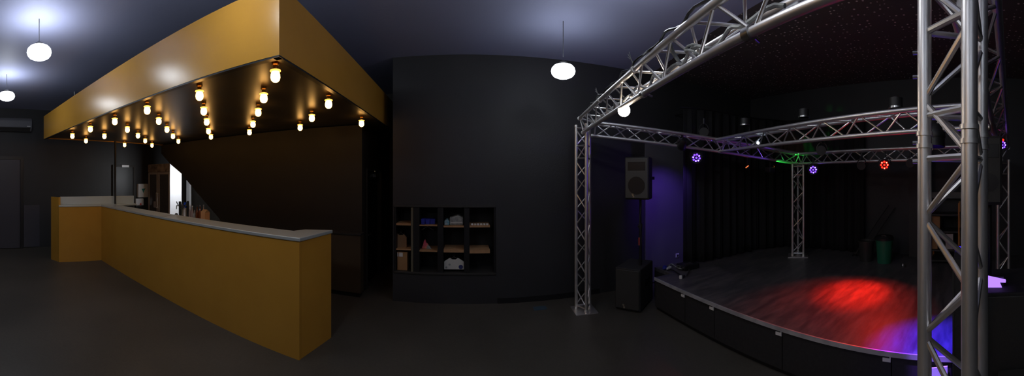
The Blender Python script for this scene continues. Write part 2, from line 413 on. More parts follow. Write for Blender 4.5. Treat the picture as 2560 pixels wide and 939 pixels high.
# ------------------------------------------------------------------ high-bay lamps
def lamp_tree(x, y, z, label):
    t = thing('high_bay_lamp', (x, y, z), label, 'ceiling lamp', 'round white high bay lamps')
    b = MB(); b.lathe([(.050,.066),(.052,.072),(.046,.090),(.02,.11),(0,.11)], (x,y,z), seg=32); b.build('housing', M['dkgrey'], t, True)
    b = MB(); b.lathe([(.055,.064),(.100,.053),(.121,.030),(.128,.0),(.121,-.028),(.102,-.050),(.070,-.066),(.034,-.073),(0,-.075)], (x,y,z), seg=36); b.build('diffuser', M['lamp'], t, True)
    b = MB(); b.tube((x,y,z+.10),(x,y,ZC),.004); b.build('hanging_cable', M['cable'], t, True)
    return t
def lampat(px, py, dz):
    r = dz*F/(443-py); q = P(px, r); return q.x, q.y
LZ = H+1.28
lx, ly = lampat(98,131,1.30)
L1 = lamp_tree(lx, ly, LZ+.02, 'larger of two glowing round lamps left of the canopy')
def lamp_copy(x, y, label):
    t = copy_tree(L1); t.location = (x, y, LZ+.02); t['label'] = label; return t
lx, ly = lampat(17,240,1.30); lamp_copy(lx, ly, 'smaller round lamp at far left above the air conditioner')
lx, ly = lampat(1408,178,1.12); q_ = lamp_copy(lx, ly, 'glowing round lamp beside the truss corner, above the black shelf wall')
q_.location.z = H+1.12
for ch in q_.children:
    if ch.name.startswith('hanging_cable'): ch.scale.z = (ZC-H-1.12-.0)/(ZC-LZ-.02)
    if ch.name.startswith('diffuser'):
        ch.data = ch.data.copy(); ch.data.materials[0] = M['lampd']
lamp_copy(-1.30, 1.10, 'round lamp high above the near corner of the canopy')
lamp_copy(-1.9, -1.1, 'unseen round lamp added in the hall to brighten the near truss post')  # added out of view to brighten the near post and floor
q = V(1.15,2.08,0)
wl = thing('work_light', (q.x, q.y, 3.15), 'small round work light above the front truss beam', 'ceiling lamp')
b = MB(); b.lathe([(.03,.06),(.07,.04),(.085,0),(.07,-.05),(.03,-.07),(0,-.075)], (q.x,q.y,3.15), seg=24); b.build('diffuser', M['lampw'], wl, True)
b = MB(); b.tube((q.x,q.y,3.2),(q.x,q.y,ZC),.01); b.lathe([(.035,.055),(.04,.08),(0,.09)], (q.x,q.y,3.15), seg=16); b.build('hanging_rod', M['black'], wl, True)
w2 = copy_tree(wl); w2.location = (.60,.95,2.72); w2['label'] = 'unseen work light added beside the front beam to brighten it and the near post'  # copy added out of view to brighten the front beam and near post
for ch in w2.children:
    if ch.name.startswith('hanging_rod'): ch.scale.z = (ZC-2.72)/(ZC-3.15)
    if ch.name.startswith('diffuser'):
        ch.data = ch.data.copy(); ch.data.materials[0] = M['lampx']

# ------------------------------------------------------------------ aluminium trusses
CR, BR, S3 = .021, .0085, .104
def truss(name, p0, p1, offs, label, pitch=.20, group='aluminium truss frame', cat='truss', base=False, rungs=(0.0,1.0), cr=CR, br=BR):
    """three chords at the given 3-D offsets from the axis p0-p1, zigzag rods on each face"""
    p0, p1 = Vector(p0), Vector(p1); L = (p1-p0).length; d = (p1-p0)/L
    t = thing(name, (p0.x, p0.y, min(p0.z, p1.z)) if base else tuple((p0+p1)/2), label, cat, group)
    for o in offs:
        b = MB(); b.tube(p0+o, p1+o, cr, 16); b.build('chord', M['alu'], t, True)
    n = max(2, int(round((L-.12)/pitch)))
    for f, (i, j) in enumerate(((0,1),(1,2),(2,0))):
        pts = []
        for k in range(n):
            a = p0 + d*(.06 + (L-.12)*k/n); c = p0 + d*(.06 + (L-.12)*(k+1)/n)
            e0, e1 = (offs[i], offs[j]) if (k+f) % 2 == 0 else (offs[j], offs[i])
            g = (e1-e0).normalized()*cr*.55
            pts += [a+e0+d*.014+g, c+e1-d*.014-g]
        b = MB(); b.path(pts, br, 8); b.build('lacing', M['aluz'], t, True)
        for q in rungs:
            b = MB(); a = p0 + d*(.045 + (L-.09)*q); b.tube(a+offs[i], a+offs[j], br*1.1, 8)
            b.build('rung', M['aluz'], t, True)
    for o in offs:
        for q in (0, 1):
            b = MB(); e = (p0 if q == 0 else p1)+o
            b.tube(e+d*(.004 if q == 0 else -.03), e+d*(.03 if q == 0 else -.004), cr*1.22, 16)
            b.build('coupler', M['alu'], t, True)
    return t
def plan_offs(a0, s=S3):      # post: three chords on a circle in plan, first at angle a0 (degrees from +X)
    return [V(cos(math.radians(a0+120*k))*s, sin(math.radians(a0+120*k))*s, 0) for k in range(3)]
def beam_offs(p0, p1, angs, s=S3):   # angles in the (sideways, up) plane
    d = (Vector(p1)-Vector(p0)).normalized(); side = d.cross(V(0,0,1)).normalized(); up = side.cross(d)
    return [side*cos(math.radians(a))*s + up*sin(math.radians(a))*s for a in angs]
A = on_floor(1460, 775); Bp = V(.893, .029, 0); Cp = P(1995, 5.24); Dp = P(2503, 4.15); ZSt = H-1.283
zA = H+.665; zCc = H+.325; zDd = H+.33
# post A: lateral axis u, depth axis v as seen from the room
th = az(1463); u = V(cos(th),-sin(th),0); v = V(sin(th),cos(th),0)
offsA = [(u*sin(math.radians(a)) + v*cos(math.radians(a)))*S3 for a in (-76,44,164)]
tA = truss('truss_post', (A.x,A.y,.012), (A.x,A.y,zA+.01), offsA, 'slim aluminium truss post standing on a base plate left of the stage', base=True, rungs=(.0,.83,.90,1.0), cat='truss post')
b = MB(); b.obox(V(A.x,A.y,.006), u*cos(.3)+v*sin(.3), v*cos(.3)-u*sin(.3), V(0,0,1), .145, .145, .006); b.build('base_plate', M['alu'], tA, bevel=.002)
tB = truss('truss_post', (Bp.x,Bp.y,.012), (Bp.x,Bp.y,zA+.12), [plan_offs(198,.100)[k] for k in (0,2,1)], 'large bright truss post in front of the stage at right', base=True, rungs=(0,.712,.763,.864,1.0), pitch=.168, cat='truss post')
b = MB(); b.box(Bp.x-.2,Bp.x+.2,Bp.y-.2,Bp.y+.2,0,.012); b.build('base_plate', M['alu'], tB, bevel=.002)
# clamp collars seen on the near post
for zc in (1.79, 1.825):
    for o in plan_offs(198,.100):
        b = MB(); b.tube(V(Bp.x,Bp.y,zc-.006)+o, V(Bp.x,Bp.y,zc+.006)+o, CR*1.18, 16); b.build('joint_ring', M['alu'], tB, True)
th = az(1995); uc = V(cos(th),-sin(th),0); vc = V(sin(th),cos(th),0)
offsC = [uc*-.09-vc*.052, uc*.09-vc*.052, vc*.104]
tC = truss('truss_post', (Cp.x,Cp.y,ZSt+.012), (Cp.x,Cp.y,zCc-.10), offsC, 'slender truss post standing at the back corner of the stage', base=True, rungs=(0,.9,1.0), cat='truss post')
b = MB(); b.obox(V(Cp.x,Cp.y,ZSt+.006), uc, vc, V(0,0,1), .16, .14, .006); b.build('base_plate', M['alu'], tC)
th = az(2503); ud = V(cos(th),-sin(th),0); vd = V(sin(th),cos(th),0)
offsD = [ud*-.04-vd*.09, ud*.098-vd*.0, ud*-.05+vd*.09]
tD = truss('truss_post', (Dp.x,Dp.y,ZSt+.012), (Dp.x,Dp.y,zDd-.10), offsD, 'truss post partly hidden in the dark behind the violet panel at far right', base=True, rungs=(0,.9,1.0), cat='truss post')
b = MB(); b.obox(V(Dp.x,Dp.y,ZSt+.006), ud, vd, V(0,0,1), .15, .15, .006); b.build('base_plate', M['alu'], tD)
def beam(pa, pb, angs, label, gap0=.0, gap1=.0, **k):
    pa, pb = Vector(pa), Vector(pb); d = (pb-pa).normalized()
    pa = pa + d*gap0; pb = pb - d*gap1
    return truss('lighting_truss', pa, pb, beam_offs(pa, pb, angs), label, cat='truss beam', **k)
# the front beam: sideways axis of A->B points to -X (room side)
bAB = beam((A.x,A.y,zA), (Bp.x,Bp.y,zA+.01), (180-135,180-255,180-15), 'brightly lit front truss beam rising overhead across the top right', .05, .10, pitch=.20)
bAC = beam((A.x,A.y,H+.649), (Cp.x,Cp.y,H+.325), (270,30,150), 'truss beam along the left side of the stage above the speaker', .10, .0)
bCD = beam((Cp.x,Cp.y,H+.325), (Dp.x,Dp.y,H+.35), (270,30,150), 'dim truss beam across the back of the stage behind the red light', .02, .0)
bBD = beam((Bp.x,Bp.y,zA), (Dp.x,Dp.y,H+.33), (270,30,150), 'truss beam along the right side of the stage running into the dark', .12, .0)
m0 = A.lerp(Cp, .566); m1 = Bp.lerp(Dp, .465)
bMM = beam((m0.x,m0.y,H+.361+.104), (m1.x,m1.y,H+.375+.104), (270,30,150), 'truss beam crossing the middle of the stage ceiling with spotlights on it', .02, .02)

# ------------------------------------------------------------------ stage
stg = thing('stage', (3.6, 1.6, 0), 'low black stage with scuffed deck and pale front edge, lit red and blue', 'stage')
X0, Y0, Y1 = 2.29, .12, 3.42
outline = [(X0,Y0),(X0,Y1),(2.54,Y1),(2.54,3.80),(5.24,3.80),(5.24,-1.1),(2.75,-1.1),(2.75,Y0)]
b = MB(); b.prism(outline, ZSt-.04, ZSt); b.build('deck', M['deck'], stg)
b = MB(); b.box(X0-.012, X0, Y0, Y1, ZSt-.035, ZSt+.002); b.build('edge_strip', mat('worn_aluminium_edge', (.50,.50,.52), .5, .5, noise=(6,(.75,.75,.75))), stg)
seams = [P(px, 1).y*X0/P(px, 1).x for px in (2228, 1955, 1785, 1712)]
ys = [Y0] + seams + [Y1]
for a, c in zip(ys, ys[1:]):
    b = MB(); b.box(X0+.004, X0+.03, a+.004, c-.004, .05, ZSt-.042); b.build('front_panel', M['blackw'], stg)
b = MB(); b.box(X0+.035, X0+.05, Y0, Y1, 0, .06); b.build('plinth', M['black'], stg)
b = MB(); b.box(X0+.05, 2.54, Y1-.03, Y1, 0, ZSt-.04); b.box(2.54,2.57,Y1-.03,3.80,0,ZSt-.04); b.box(2.57,5.2,3.77,3.80,0,ZSt-.04); b.build('side_panel', M['blackw'], stg)
b = MB(); b.box(X0+.03, 2.75, Y0, Y0+.025, 0, ZSt-.04); b.box(2.75,2.78,-1.1,Y0,0,ZSt-.04); b.build('side_panel', M['blackw'], stg)
for y in seams:
    b = MB(); b.box(X0-.004, X0+.008, y+.004, y+.066, ZSt-.080, ZSt-.052); b.box(X0-.008, X0+.004, y+.002, y+.012, ZSt-.060, ZSt-.03)
    b.build('deck_latch', M['paper'], stg, bevel=.002)
# pale board leaning at the near corner, lit violet
tag(MB().extr([V(2.272,.15,0),V(2.272,.33,0),V(2.276,.33,.33),V(2.276,.15,.36)], (-.012,0,0)).build('leaning_board', M['white']), 'pale board leaning on the stage front, glowing violet under the near post', 'board')

# ------------------------------------------------------------------ curtain at the side and back of the stage
def curtain(path, z0, z1, label):
    pts = [Vector((p[0],p[1],0)) for p in path]; seg = []; Ltot = 0
    for a, c in zip(pts, pts[1:]): seg.append((Ltot, (c-a).length, a, c)); Ltot += (c-a).length
    nu = int(Ltot/.02)
    def at(s_):
        for (s0, l, a, c) in seg:
            if s_ <= s0+l+1e-6: return a.lerp(c, (s_-s0)/l), (c-a).normalized()
        return seg[-1][3], (seg[-1][3]-seg[-1][2]).normalized()
    def fn(u_, w):
        s_ = u_*Ltot; p, dd = at(s_); nn = V(-dd.y, dd.x, 0)
        fold = (.035*sin(s_*2*PI/.17) + .014*sin(s_*2*PI/.071+1.3))*(.55+.45*(1-w))
        return p + nn*fold + V(0,0,z0+(z1-z0)*w)
    b = MB(); b.grid(fn, nu, 12)
    o = b.build('stage_curtain', M['cloth'], None, True, solid=.006)
    return tag(o, label, 'curtain')
curtain([(2.99,3.70),(3.3,3.58),(4.45,3.50),(5.02,3.2),(5.14,2.4),(5.16,1.75)], ZSt+.012, 2.72, 'black pleated curtain hanging round the back left of the stage')
t = thing('curtain_rail', (4.2,3.6,2.74), 'black rail carrying the pleated stage curtain', 'rail')
b = MB(); b.path([(2.95,3.72,2.74),(3.3,3.58,2.74),(4.45,3.5,2.74),(5.02,3.2,2.74),(5.14,2.4,2.74),(5.16,1.72,2.74)], .016, 8); b.build('rail_tube', M['black'], t, True)
for q, e in (((3.3,3.58),(3.3,YB)),((4.45,3.5),(4.45,YB)),((5.14,2.4),(XR,2.4))):
    b = MB(); b.tube((*q,2.75),(*e,2.75),.010); b.build('wall_bracket', M['black'], t)

# ------------------------------------------------------------------ loudspeakers
def speaker_box(name, c, yaw, w, d_, h, label, cat, group, wedge=True, gm='grille'):
    """cabinet whose grille looks along yaw (radians from +X)"""
    f = V(cos(yaw), sin(yaw), 0); r = V(-sin(yaw), cos(yaw), 0); up = V(0,0,1); c = Vector(c)
    t = thing(name, tuple(c), label, cat, group)
    k = .72 if wedge else 1.0
    fp = [c+f*d_/2-r*w/2, c+f*d_/2+r*w/2, c-f*d_/2+r*w/2*k, c-f*d_/2-r*w/2*k]
    b = MB(); b.prism(fp, c.z, c.z+h); b.build('cabinet', M['blackw'], t, bevel=.012)
    g = MB(); g.obox(c+f*(d_/2+.006)+up*h/2, f, r, up, .008, w/2-.015, h/2-.018); go = g.build('grille', M[gm], t, bevel=.006)
    bd = MB(); q = c+f*(d_/2+.0155)+up*.05 - r*w*.13
    bd.obox(q, f, (r*cos(.5)+up*sin(.5)), (up*cos(.5)-r*sin(.5)), .002, .010, .020); bd.obox(q+up*.022-r*.008, f, r, up, .002, .014, .005); bd.obox(q-up*.020+r*.004, f, r, up, .002, .012, .004)
    bd.build('badge', M['badge'], go)
    if wedge:
        hm = MB(); hm.lathe([(.0,.0),(w*.30,.0),(w*.34,.004),(w*.34,.006),(0,.006)], c+f*(d_/2+.013)+up*h*.33, tuple(f), 28); hm.build('woofer_ring', M['black'], go, True)
        hn = MB(); hn.obox(c+f*(d_/2+.0145)+up*h*.78, f, r, up, .002, w*.36, h*.10); hn.build('horn_mouth', M['black'], go, bevel=.003)
        for s_ in (-1,1):
            hd = MB(); e = c - f*.02 + r*s_*(w/2*.86+.012) + up*h*.5; hd.obox(e, f, r, up, .07*w/.3, .010, .02)
            hd.build('carry_handle', M['black'], t, bevel=.004)
    else:
        for s_ in (-1,1):
            hd = MB(); hd.obox(c + r*s_*(w/2-.0) + up*h*.6, f, r, up, .09, .006, .045); hd.build('side_handle', M['black'], t, bevel=.004)
        for a_ in (-1,1):
            for e_ in (-1,1):
                ft = MB(); ft.lathe([(.022,-.015),(.026,0.001)], c+f*a_*(d_/2-.06)+r*e_*(w/2-.06), seg=12); ft.build('rubber_foot', M['black'], t)
    return t
FL, FR = on_floor(1538,772), on_floor(1601,783)
wd = (FR-FL); wv = wd.normalized(); nv = V(-wv.y, wv.x, 0)      # depth direction away from the room
if nv.dot(FL) < 0: nv = -nv
W_ = wd.length; Hs = H - 227*4.06/F - .02; Dd = .50
sc_ = (FL+FR)/2 + nv*Dd/2; yaw = math.atan2(-nv.y, -nv.x)
speaker_box('subwoofer', (sc_.x, sc_.y, .015), yaw, W_, Dd, Hs, 'black subwoofer cabinet on the floor at the left end of the stage', 'subwoofer', 'black subwoofers', False, 'grilled')
tp = P(1601, 4.22); zt0, zt1 = zz(497,4.22), zz(393,4.22)
speaker_box('loudspeaker', (tp.x, tp.y, zt0), yaw, .335, .27, zt1-zt0, 'black loudspeaker on a pole left of the stage, against the violet wall', 'loudspeaker', 'pole loudspeakers')
t = thing('speaker_pole', (tp.x, tp.y, Hs+.015), 'black pole holding the loudspeaker above the left subwoofer', 'pole')
b = MB(); b.tube((tp.x,tp.y,Hs+.015),(tp.x,tp.y,1.05),.019,14); b.build('lower_tube', M['black'], t, True)
b = MB(); b.tube((tp.x,tp.y,1.05),(tp.x,tp.y,zt0),.015,14); b.build('upper_tube', M['black'], t, True)
b = MB(); b.tube((tp.x,tp.y,1.03),(tp.x,tp.y,1.09),.026,14); b.tube((tp.x,tp.y,1.06),(tp.x-.05,tp.y-.02,1.06),.008); b.build('locking_collar', M['dkgrey'], t, True)
b = MB(); pc = [V(tp.x-.03+.015*sin(k*.9), tp.y-.05, zt0+.06-(zt0-.75)*k/10) for k in range(11)]; b.path(pc, .006); 
tag(b.build('speaker_cable', M['dkgrey']), 'thin cable hanging down beside the left speaker pole', 'cable')
b = MB(); q = P(1597,4.12); b.obox(V(q.x,q.y,zz(603,4.12)), V(1,0,0), V(0,1,0), V(0,0,1), .010,.008,.05); tag(b.build('cable_plug', M['badge']), 'small silver plug hanging below the left loudspeaker', 'plug')

# right-hand stack behind the near post
speaker_box('subwoofer', (2.36,-.40,.015), PI, .62, .56, .93, 'black subwoofer under the violet panel at the right edge', 'subwoofer', 'black subwoofers', False, 'grilled')
t = thing('flight_case', (2.14,.01,0), 'tall narrow black flight case between near post and stage corner', 'case')
b = MB(); b.box(1.95,2.34,-.075,.095,.03,1.20); b.build('case_body', M['blackw'], t, bevel=.004)
for x_ in (1.95,2.34):
    for y_ in (-.075,.095):
        b = MB(); b.box(x_-.004,x_+.004,y_-.004,y_+.004,.03,1.20); b.build('corner_edge', M['dkgrey'], t)
for x_ in (2.0,2.29):
    for y_ in (-.045,.065):
        b = MB(); b.tube((x_,y_-.01,.015),(x_,y_+.01,.015),.015,12); b.build('caster', M['black'], t)
b = MB(); b.box(1.944,1.95,-.03,.05,.62,.72); b.build('handle_dish', M['dkgrey'], t)
speaker_box('loudspeaker', (2.40,-.155,1.50), PI-.05, .19, .20, .50, 'slim dark loudspeaker high behind the near truss post at right', 'loudspeaker', 'pole loudspeakers', True, 'grilled')
t = tag(MB().tube((2.40,-.155,.945),(2.40,-.155,1.50),.018,12).build('speaker_pole', M['black'], None, True), 'black pole on the right subwoofer under the dark loudspeaker', 'pole')
# two emissive violet panels on the right subwoofer
lt = thing('violet_panel', (2.28,-.27,.945), 'glowing violet twin panel lying on the right subwoofer', 'light panel')
R0 = 2.27
def RP(px, py, r): q = P(px, r); return V(q.x, q.y, zz(py, r))
r_ = 2.17
b = MB(); b.extr([RP(2464,690,r_),RP(2515,701,r_),RP(2514,706,r_),RP(2463,704,r_)], (.03,0,0)); b.build('upper_panel', M['panelv'], lt)
b = MB(); b.extr([RP(2462,706,r_),RP(2500,707,r_),RP(2505,718,r_),RP(2466,718,r_)], (.03,0,0)); b.build('lower_panel', M['panelv'], lt)
b = MB(); q0, q1 = RP(2460,688,r_), RP(2512,719,r_); b.box(q0.x+.032, q0.x+.09, q1.y-.0, q0.y+.015, .945, q0.z-.02); b.build('housing', M['black'], lt, bevel=.003)
b = MB(); b.tube(RP(2455,694,r_)+V(.02,0,0), RP(2464,716,r_)+V(.02,0,0), .012, 10); b.build('end_cap', M['ledv'], lt)
# small box with pale label at the bottom right corner
t = thing('cable_box', (2.05,-.36,0), 'small dark box with a pale label on the floor at the bottom right corner', 'box')
bx = P(2535, 2.0)
b = MB(); b.box(bx.x-.16, bx.x+.02, bx.y-.10, bx.y+.10, 0, H-.455*2.0-.30); bo = b.build('box_body', M['dkgrey'], t, bevel=.004)
b = MB(); b.box(bx.x-.164, bx.x-.16, bx.y-.05, bx.y+.03, .36, .44); b.build('pale_label', M['cardp'], t)

# ------------------------------------------------------------------ stage lights
def par(px, py, r, aim, kind, label, size=.075, drop=.10, up=.07):
    c = RP(px, py, r); d = (Vector(aim)-c).normalized()
    t = thing('par_light', tuple(c), label, 'stage light', 'stage lights on the trusses')
    b = MB(); b.lathe([(size,.0),(size*1.04,-.02),(size,-.05),(size*.9,-.10),(size*.55,-.14),(0,-.15)], c, tuple(d), 20); b.build('can_body', M['black'], t, True)
    rim = MB(); rim.lathe([(size*.86,.002),(size*1.08,.002),(size*1.08,-.012),(size*.86,-.012)], c, tuple(d), 20); rim.build('front_rim', M['dkgrey'], t, True)
    a = d.orthogonal().normalized(); e = d.cross(a)
    lens = MB(); lens.lathe([(size*.85,-.004),(0,.001)], c, tuple(d), 20)
    lo = lens.build('lens', M['led_off'] if kind == 'off' else M['black'], t, True)
    if kind != 'off':
        led = MB()
        for k in range(8):
            q = c + d*.003 + (a*cos(k*PI/4)+e*sin(k*PI/4))*size*.60; led.lathe([(size*.20,0),(size*.16,.006),(0,.009)], q, tuple(d), 10)
            if k in (1,2,4,7):
                core = MB(); core.lathe([(size*.10,.008),(0,.012)], q, tuple(d), 8); core.build('led_core', M[kind+'w'], lo, True)
        led.lathe([(size*.20,0),(size*.16,.006),(0,.009)], c+d*.003, tuple(d), 10)
        led.build('led_ring', M[kind], lo, True)
    # yoke and clamp up to the truss
    s_ = d.cross(V(0,0,1)).normalized(); y = MB(); pts = []
    m = c - d*.05
    for k in range(9):
        an = PI*k/8; pts.append(m + s_*cos(an)*size*1.2 + V(0,0,1)*sin(an)*drop)
    y.path(pts, .006); y.build('yoke', M['dkgrey'], t, True)
    cl = MB(); cl.tube(m+V(0,0,drop-.005), m+V(0,0,drop+up), .016, 10); cl.build('hook_clamp', M['dkgrey'], t, True)
    return c, d
def spot(name, loc, aim, col, power, size_deg, blend=.5, rad=.03):
    l = bpy.data.lights.new(name, 'SPOT'); l.color = col; l.energy = power; l.spot_size = math.radians(size_deg); l.spot_blend = blend; l.shadow_soft_size = rad
    o = bpy.data.objects.new(name, l); COL.objects.link(o); o.location = loc
    o.rotation_euler = (Vector(aim)-Vector(loc)).to_track_quat('-Z','Y').to_euler(); return o
red_c = P(2120, F*(H-ZSt)/(740-443.)); 
c, d = par(2211,412,4.36, (1.4,.6,1.2), 'ledr', 'glowing red stage light hanging from the back truss')
spot('red_beam', c+d*.03, (red_c.x+.16, red_c.y-.02, ZSt), (1,.015,.006), 520, 33, 1.0)
spot('red_spill', c+d*.03, (red_c.x-.1, red_c.y-.05, ZSt), (1,.03,.015), 110, 60, 1.0)
c, d = par(1741,394,4.36, (.6,.4,1.2), 'ledv', 'violet stage light hanging under the left truss near the curtain edge')
c, d = par(2033,424,5.0, (.6,.4,1.4), 'ledv', 'violet stage light hanging just right of the back truss post')
spot('violet_wash', (2.66,3.42,2.02), (3.02,4.28,1.15), (.20,.08,1), 26, 74, .9)
spot('violet_truss', RP(2040,420,4.9), (3.2,3.0,2.05), (.20,.08,1), 14, 50, .8)
par(2053,376,3.1, (1,.8,1.5), 'off', 'unlit stage light hanging under the middle truss, above the violet one', .045, .07, .06)
par(2153,414,4.4, (1,.8,1.5), 'off', 'unlit stage light on the back truss left of the red one', .055)
par(2275,408,4.3, (1,.8,1.5), 'off', 'unlit stage light on the back truss right of the red one', .055)
par(1703,368,4.3, (3.05,4.4,1.2), 'off', 'stage light clamped under the left truss, turned towards the violet wall', .06)
c, d = par(1760,330,4.4, (.6,.4,1.8), 'off', 'unlit stage light above the left truss, leftmost of four ceiling spots', .06, .12)
# ceiling spots standing above the middle truss
for (px, py, r, lb) in ((1862,308,4.1,'small round ceiling spot above the middle truss, second from left'),(2010,287,3.5,'small round ceiling spot above the middle truss, third from left'),(2240,263,2.7,'small round ceiling spot above the middle truss, nearest the near post')):
    q = RP(px, py, r)
    t = thing('ceiling_spot', tuple(q), lb, 'ceiling spot', 'ceiling spots over the stage')
    b = MB(); b.lathe([(.050,-.03),(.056,-.03),(.056,.06),(.02,.075),(0,.075)], q, seg=20); b.build('can_body', M['dkgrey'], t, True)
    b = MB(); b.lathe([(.050,-.024),(0,-.018)], q, seg=20); b.build('lens', M['led_off'], t, True)
    b = MB(); b.lathe([(.064,-.030),(.064,-.014),(.057,-.014),(.057,-.030)], q, seg=20); b.build('silver_rim', M['badge'], t, True)
    b = MB(); b.path([q+V(.05,0,.02), q+V(.085,0,.02), q+V(.09,0,-.14)], .008); b.build('clamp_arm', M['black'], t, True)
# white pilot light on the middle truss, orange one by the curtain
q = RP(1895,357,3.9); t = thing('pinspot', tuple(q), 'tiny cool white pinspot glowing inside the middle truss', 'stage light')
dv = (V(0,0,H)-q).normalized()
b = MB(); b.lathe([(.020,0),(.026,-.01),(.026,-.07),(.01,-.09),(0,-.09)], q, tuple(dv), 14); b.build('can_body', M['black'], t, True)
b = MB(); b.lathe([(.019,.0),(.012,.008),(0,.010)], q, tuple(dv), 14); b.build('lens', M['ledw'], t, True)
q = RP(1868,416,4.8); t = thing('pinspot', tuple(q), 'small pinspot with an orange glint hanging below the left truss', 'stage light')
dv = (V(.5,.2,1.3)-q).normalized()
b = MB(); b.lathe([(.030,0),(.036,-.01),(.036,-.08),(.015,-.10),(0,-.10)], q, tuple(dv), 14); b.build('can_body', M['black'], t, True)
b = MB(); sd = dv.cross(V(0,0,1)).normalized(); b.tube(q+dv*.004+sd*.022-V(0,0,.02), q+dv*.004-sd*.02+V(0,0,.015), .006, 8); b.build('lens', M['ledo'], t, True)
b = MB(); b.tube(q-dv*.05, q-dv*.05+V(0,0,.16), .006); b.build('yoke', M['dkgrey'], t)
# coloured effect light painting the truss corner green
gt = thing('laser_light', tuple(RP(1925,424,4.95)), 'small black effect light colouring the back truss corner green', 'stage light')
g0 = RP(1925,424,4.95); b = MB(); b.obox(g0, V(1,0,0), V(0,1,0), V(0,0,1), .07,.05,.04); b.build('can_body', M['black'], gt, bevel=.005)
gaim = RP(1965,396,5.1); b = MB(); dd = (gaim-g0).normalized(); b.lathe([(.018,0),(0,.004)], g0+dd*.09, tuple(dd), 12); b.build('lens', M['led_off'], gt)
b = MB(); b.tube(g0+V(0,0,.04), g0+V(0,0,.12), .006); b.build('yoke', M['dkgrey'], gt)
spot('green_beam', g0+V(-.05,-.05,.03), gaim, (.03,1,.10), 40, 34, .5, .01)
spot('amber_beam', g0+V(-.12,-.10,.0), RP(1945,404,5.1), (1,.35,.05), 4, 25, .4, .01)
# warm white floodlight in the front truss
q = RP(1560,276,2.62); t = thing('floodlight', tuple(q), 'dazzling warm white floodlight clamped to the front truss beam', 'stage light')
dv = (V(.15,.2,1.75)-q).normalized()
b = MB(); b.lathe([(.052,0),(.055,-.02),(.050,-.08),(.02,-.11),(0,-.11)], q, tuple(dv), 20); b.build('can_body', M['black'], t, True)
b = MB(); b.lathe([(.050,.002),(.034,.016),(0,.024)], q, tuple(dv), 20); b.build('lens', M['flood'], t, True)
b = MB(); b.tube(q-dv*.05, q-dv*.05+V(0,0,.11), .008); b.build('hook_clamp', M['dkgrey'], t)
# blue spot over the near corner of the stage, red/blue one in the dark
bc = m1.lerp(m0, .13); c0 = V(bc.x, bc.y, H+.30)
t = thing('par_light', tuple(c0), 'violet stage light under the middle truss above the near stage corner', 'stage light', 'stage lights on the trusses')
dv = (V(2.34,.27,.42)-c0).normalized()
b = MB(); b.lathe([(.07,.0),(.075,-.02),(.065,-.10),(.03,-.14),(0,-.14)], c0, tuple(dv), 18); b.build('can_body', M['black'], t, True)
b = MB(); b.lathe([(.070,.0),(.073,.06),(.067,.06),(.063,.0)], c0, tuple(dv), 18); b.build('barn_ring', M['black'], t, True)
b = MB(); b.lathe([(.06,.001),(0,.012)], c0, tuple(dv), 18); b.build('lens', M['ledv'], t, True)
b = MB(); b.tube(c0-dv*.05, c0-dv*.05+V(0,0,.18), .008); b.build('hook_clamp', M['dkgrey'], t)
spot('blue_beam', c0+dv*.075, (2.38,.20,ZSt), (.05,.02,1), 520, 46, 1.0)
spot('violet_glint', (1.72,.62,2.12), (2.26,.25,.2), (.25,.10,1), 420, 12, .6)  # spot without a fixture, added to light the leaning board
c, d = par(2506,362,3.3, (2.2,-.6,1.9), 'ledv', 'half seen red and violet stage light at the right edge', .05)
b = MB(); b.lathe([(.020,0),(0,.006)], c+d*.006+V(0,0,.045), tuple(d), 10); b.build('red_lens', M['ledr'], bpy.data.objects[[o.name for o in bpy.data.objects if o.name.startswith('par_light') and o.parent is None][-1]])
q = P(1,1)

# cables and straps on the front truss beam
dAB = (V(Bp.x,Bp.y,zA+.01)-V(A.x,A.y,zA)).normalized(); A3 = V(A.x,A.y,zA); oAB = beam_offs(A3, V(Bp.x,Bp.y,zA+.01), (45,-75,165))
def onb(s_, o, dx=0, dz=0): return A3 + dAB*s_ + o + V(dx,0,dz)
up_o = max(oAB, key=lambda o: o.z)
lo_o = min(oAB, key=lambda o: o.z)
b = MB(); b.path([onb(.6+.05*k, up_o*1.0, -.012+.01*sin(k*1.3), .030+.012*sin(k*.9)) for k in range(52)], .008)
tag(b.build('power_cable', M['black'], None, True), 'black power cable lying along the upper tube of the front truss', 'cable')
b = MB(); b.path([onb(1.1+.045*k, lo_o*.4, .02*sin(k*.7), .02*cos(k*1.1)) for k in range(48)], .010)
tag(b.build('power_cable', M['greyc'], None, True), 'pale grey cable threaded through the middle of the front truss', 'cable')
for n, (s_, lb) in enumerate(((1.05,'loose tie tails sticking up from the front truss, nearer the floodlight'),(1.95,'loose tie tails sticking up from the front truss, nearer the top edge'))):
    t = thing('cable_tie', tuple(onb(s_, up_o)), lb, 'cable tie', 'cable ties on the front truss')
    b = MB(); b.tube(onb(s_-.012,up_o), onb(s_+.012,up_o), CR+.006, 14); b.build('tie_band', M['paper'], t)
    for k in range(3):
        b = MB(); a_ = -.5+.4*k; b.path([onb(s_,up_o,-.01,.02), onb(s_,up_o,-.02-.02*sin(a_),.055)+dAB*.02*a_, onb(s_,up_o,-.05*cos(a_),.085+.01*k)+dAB*.05*a_], .0022, 5); b.build('tie_tail', M['greyc'], t)
sp = onb(2.42, V(0,0,0)); b = MB(); b.path([sp+V(.05,0,-.06), sp+V(.02,0,-.02), sp+V(-.02,.01,.03), sp+V(-.05,.01,.09)], .012)
tag(b.build('hanging_strap', M['greyc'], None, True), 'frayed grey strap wound through the front truss', 'strap')
sp = onb(2.62, lo_o); b = MB(); b.path([sp+V(.03*cos(k*.8),.04*sin(k*.8),.05+.012*k-.003*k*k*.3) for k in range(16)], .006)
